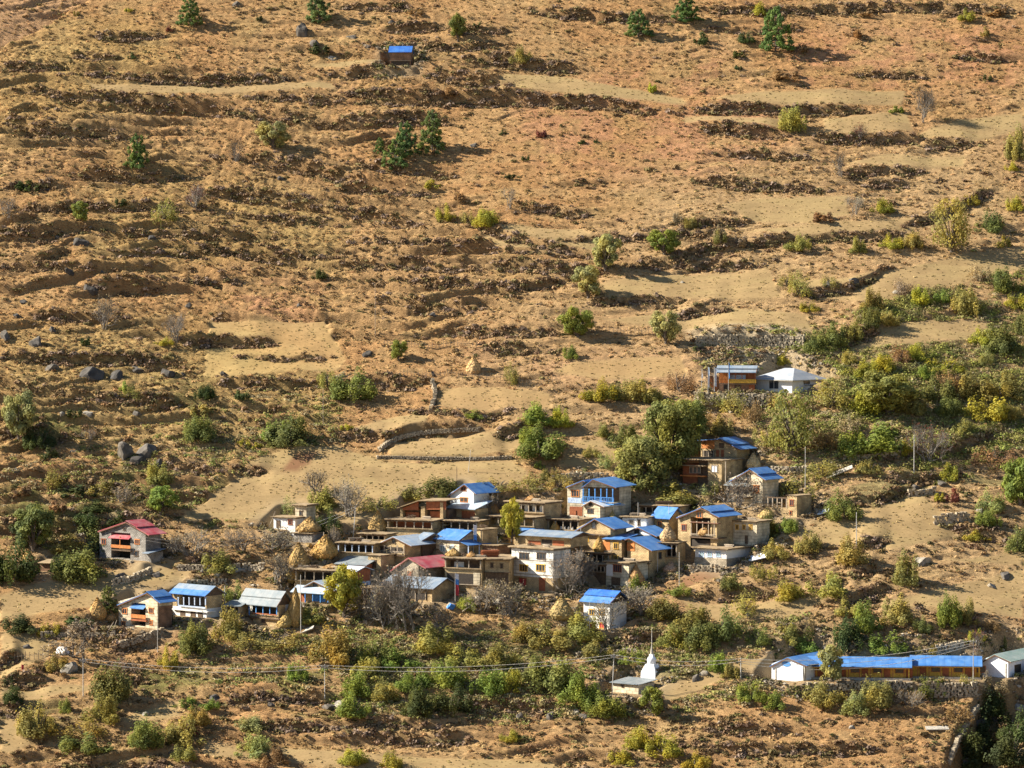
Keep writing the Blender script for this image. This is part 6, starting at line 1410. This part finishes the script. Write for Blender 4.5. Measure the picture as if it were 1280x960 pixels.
for k, (nm, dz, sg) in enumerate((('upper', -.15, 1.0), ('lower', -.6, 1.25))):
    wire(nm+' power line between the bare tree pole and the golden bush pole', A_, B_, sg, dz); wire(nm+' power line between the golden bush pole and the pole by the low shed', B_, D_, sg*1.1, dz); wire(nm+' power line running from the low shed past the stupa to the school pole', D_, S_, sg*.8, dz); wire(nm+' power line rising over the school roof to the tall white pole', S_, E_, sg*1.4, dz)
wire('third power line over the school roof to the tall white pole', S_, E_, 2.4, -.9)
r1_ = HOUSES['red'].world(HOUSES['red'].W, 0, 4.2); G_ = POLES['G']
mid_ = hit(293, 690)+np.array([0, 0, .6])
wire('upper wire from the red-roofed house sagging to the upper left pole', r1_, G_, 3.0, 0, .03); wire('lower wire from the red-roofed house sagging to the upper left pole', r1_, G_, 3.3, -.5, .03)

# ------------------------------------------------------------------ stupa
p = hit(815, 843); st = empty('stupa', p+np.array([0, 1.2, 0]), R(-30)); tag(st, 'white stepped stupa with a tapering spire on a bare bank left of the school', 'stupa'); st.scale = (1.3, 1.3, 1.22); s_ = F/(p[1]+600)
def frustum(m, r0, r1, z0, z1): return m.poly([(-r0, -r0, z0), (r0, -r0, z0), (r0, r0, z0), (-r0, r0, z0), (-r1, -r1, z1), (r1, -r1, z1), (r1, r1, z1), (-r1, r1, z1)], [(0, 3, 2, 1), (4, 5, 6, 7), (0, 1, 5, 4), (1, 2, 6, 5), (2, 3, 7, 6), (3, 0, 4, 7)])
m = MB(); frustum(m, 1.12, 1.02, -1.2, .45); frustum(m, .95, .9, .45, .75); frustum(m, .82, .76, .75, 1.05); frustum(m, .7, .62, 1.05, 1.35); m.build('stepped_base', 'purewhite', st)
m = MB(); k = 18; pr = [(.5, 1.35), (.58, 1.6), (.62, 1.9), (.52, 2.2), (.34, 2.4), (.22, 2.45)]
vs = [(r*math.cos(6.283*i/k), r*math.sin(6.283*i/k), z) for r, z in pr for i in range(k)]; fs = [(a*k+i, a*k+(i+1) % k, (a+1)*k+(i+1) % k, (a+1)*k+i) for a in range(len(pr)-1) for i in range(k)]; m.poly(vs, fs).build('dome', 'purewhite', st, True)
m = MB(); frustum(m, .26, .26, 2.4, 2.7); m.build('harmika', 'purewhite', st)
m = MB()
for i in range(9): m.tube((0, 0, 2.7+i*.17), (0, 0, 2.7+i*.17+.168), .24-.022*i, .20-.022*i, 10)
m.build('spire', 'concrete', st); MB().tube((0, 0, 4.2), (0, 0, 6.2), .05, .03, 6).build('finial_rod', 'pole', st)

# ------------------------------------------------------------------ loose things in the village
def logs(label, p, n, L_, rz, mat='redwood', r=.12):
    m = MB(); k = int(n**.5)+1; c = 0
    for i in range(k):
        for j in range(k):
            if c >= n: break
            c += 1; y = (i-k/2)*r*1.9+(j % 2)*r; z = r+j*r*1.7; e = rng.uniform(-.2, .2); m.tube((-L_/2+e, y, z), (L_/2+e, y, z), r*rng.uniform(.7, 1.05), None, 7)
    o = m.build('firewood_stack', mat); o.location = p; o.rotation_euler = (0, 0, rz); tag(o, label, 'firewood', 'firewood stacks'); return o
logs('red-brown firewood stack on the ledge right of the blue porch', on_roof('clusA', 612, 3), 26, 3.0, .2)
logs('small pile of poles on the roof beside the tall slender haystack house', on_roof('longV', 385, 3), 8, 3.4, -.2, 'palewood', .07)
logs('grey timber pile on the roof of the white house below the dark tree', on_roof('whiteB', 797, 2), 9, 2.6, .1, 'palewood', .08)
logs('firewood stack on the left roof row next to the thin posts', on_roof('rowA', 445, 3), 10, 2.6, .3, 'palewood', .09)
logs('timber stack on the upper small room', on_roof('rowA2', 462, 2), 8, 2.2, .2, 'timber', .09)
logs('timber pile on the lower room below the white-posted house', on_roof('rowC2', 640, 1.2), 9, 2.4, .2, 'palewood', .08)
logs('firewood row along the roof edge of the mud-roofed shed', on_roof('mudlong', 830, 2), 10, 3.0, .1, 'timber', .09)
DESC = {'rowA': 'the grey-posted mud house', 'rowB': 'the row under the barn', 'rowB2': 'the row hung with white cloth', 'rowC': 'the white-posted house', 'rowC3': 'the white-potted room', 'clusB': 'the house right of the red roof',
        'white3': 'the white three-storey house', 'tanPorch': 'the open pale-posted porch', 'whiteB': 'the whitewashed house below the dark tree', 'three': 'the three-windowed house', 'wideflat': 'the wide flat-roofed house', 'topR2': 'the red-shuttered lower house', 'whiteL': 'the white-fronted house', 'tanRoom': 'the plain tan room', 'longV': 'the long open-bay house'}
k_ = 0
for key, dsc in DESC.items():
    h = HOUSES[key]
    for what, fx in (('heap of brown brushwood', .25+.2*rng.random()), ('bundle of pale sticks', .62+.25*rng.random())):
        k_ += 1
        if key in ('tanRoom',) and fx > .6: continue
        if what[0] == 'b': logs(what+' on the flat roof of '+dsc, h.world(h.W*fx, h.D*.35, h.zt+.3), rng.randint(6, 14), rng.uniform(1.2, 2.4), -h.a+rng.uniform(-.3, .3), 'palewood', .07)
        else:
            bm_ = MB()
            for q in range(46):
                a, b = rng.uniform(0, 6.28), rng.uniform(.1, .7); cx_, cy_, z_ = rng.uniform(-.7, .7), rng.uniform(-.35, .35), rng.uniform(.05, .5)
                bm_.tube((cx_-math.cos(a)*b, cy_-math.sin(a)*b*.5, z_-.05), (cx_+math.cos(a)*b, cy_+math.sin(a)*b*.5, max(.02, z_+rng.uniform(-.2, .3))), .045, .03, 4)
            o = bm_.build('brushwood', 'timber'); o.location = h.world(h.W*fx, h.D*.4, h.zt+.3); o.rotation_euler = (0, 0, -h.a); tag(o, what+' on the flat roof of '+dsc, 'firewood', 'firewood stacks')
def beam(label, u, v, du, dv, r=.08):
    a = hit(u, v); s_ = F/(a[1]+600); o = MB().tube((0, 0, 0), (du/s_, .6, -dv/s_), r, r*.8, 6).build('timber_pole', 'palewood'); o.location = a+np.array([0, -.3, .1]); tag(o, label, 'timber', 'leaning timbers')
beam('long timber leaning at the right corner of the white-posted house', 684, 648, 14, 6); beam('bleached log sloping in the yard below the leaning orange haystack', 578, 765, 20, -14, .12); beam('bleached log lying under the haystack yard', 586, 758, 16, -12, .1)
beam('timber propped against the cream two-storey house', 134, 792, 8, -14, .07); beam('second timber propped left of the cream two-storey house', 140, 792, 6, -16, .07); beam('timber leaning by the small white upper house', 336, 660, 8, -20, .06)

# ------------------------------------------------------------------ labels that single each plant and rock out
LM = [('the tiny high hut', 500, 72), ('the three-pine clump', 510, 185), ('the single upper-left pine', 171, 195), ('the pine at the top edge', 398, 12), ('the top-left edge pine', 237, 20), ('the big top-right pine', 970, 42),
      ('the top-centre pine', 798, 32), ('the large dark split boulder', 170, 560), ('the lone cone haystack', 592, 458), ('the curved stone bank', 535, 545), ('the hip-roofed bungalow', 985, 475), ('the long terrace wall', 940, 425),
      ('the red-roofed stone house', 160, 680), ('the cream balcony house', 172, 768), ('the glazed verandah house', 240, 755), ('the two-tier grey roof', 325, 765), ('the small white house', 357, 655), ('the red-brown barn', 530, 640),
      ('the white three-storey house', 665, 705), ('the blue balcony house', 740, 620), ('the tall recessed house', 875, 660), ('the wide flat roof', 890, 695), ('the porch house', 940, 610), ('the orange plank house', 900, 565), ('the half-open ruin', 992, 635),
      ('the white stupa', 815, 825), ('the low stone shed', 792, 858), ('the white block house', 750, 770), ('the school hall', 985, 838), ('the long classrooms', 1090, 838), ('the green-roofed hall', 1245, 834), ('the lower-left power pole', 104, 845), ('the middle power pole', 406, 850),
      ('the white slope pole', 1142, 570), ('the field-bend pole', 1070, 660), ('the faded red roof', 535, 705), ('the right terraced fields', 1070, 160), ('the broad mid-left field', 345, 440), ('the upper right smooth field', 980, 262), ('the stick fence', 790, 412), ('the dark gully', 1230, 920), ('the pale tilted slab', 1049, 590),
      ('the lower-left corner', 30, 940), ('the bottom edge', 620, 950), ('the left edge', 5, 300), ('the right edge', 1275, 230), ('the top-right corner', 1270, 10), ('the left edge rocks', 45, 425)]
from collections import defaultdict
G_ = defaultdict(list)
for o, desc, u, v in AUTO:
    nm, lu, lv = min(LM, key=lambda m: (m[1]-u)**2+((m[2]-v)*1.2)**2); du, dv = u-lu, v-lv
    if abs(du)+abs(dv) < 22: rel = 'beside'
    else: rel = ('left of' if du < 0 else 'right of') if abs(du) > abs(dv)*1.3 else ('above' if dv < 0 else 'below')
    G_[(desc, rel, nm)].append((u, v, o))
ORD = ['leftmost', 'second from left', 'third from left', 'fourth from left', 'fifth from left', 'sixth from left', 'seventh from left', 'eighth from left']
NUM = {2: 'two', 3: 'three', 4: 'four', 5: 'five', 6: 'six', 7: 'seven', 8: 'eight', 9: 'nine'}
for (desc, rel, nm), L_ in G_.items():
    L_.sort(key=lambda t: (t[0], t[1]))
    for i, (u, v, o) in enumerate(L_):
        s = desc+' '+rel+' '+nm
        if len(L_) == 2: s += ', '+('left one of two' if i == 0 else 'right one of two')
        elif len(L_) > 2: s += ', '+('rightmost' if i == len(L_)-1 else ORD[i])+' of '+NUM.get(len(L_), 'several')
        o['label'] = s
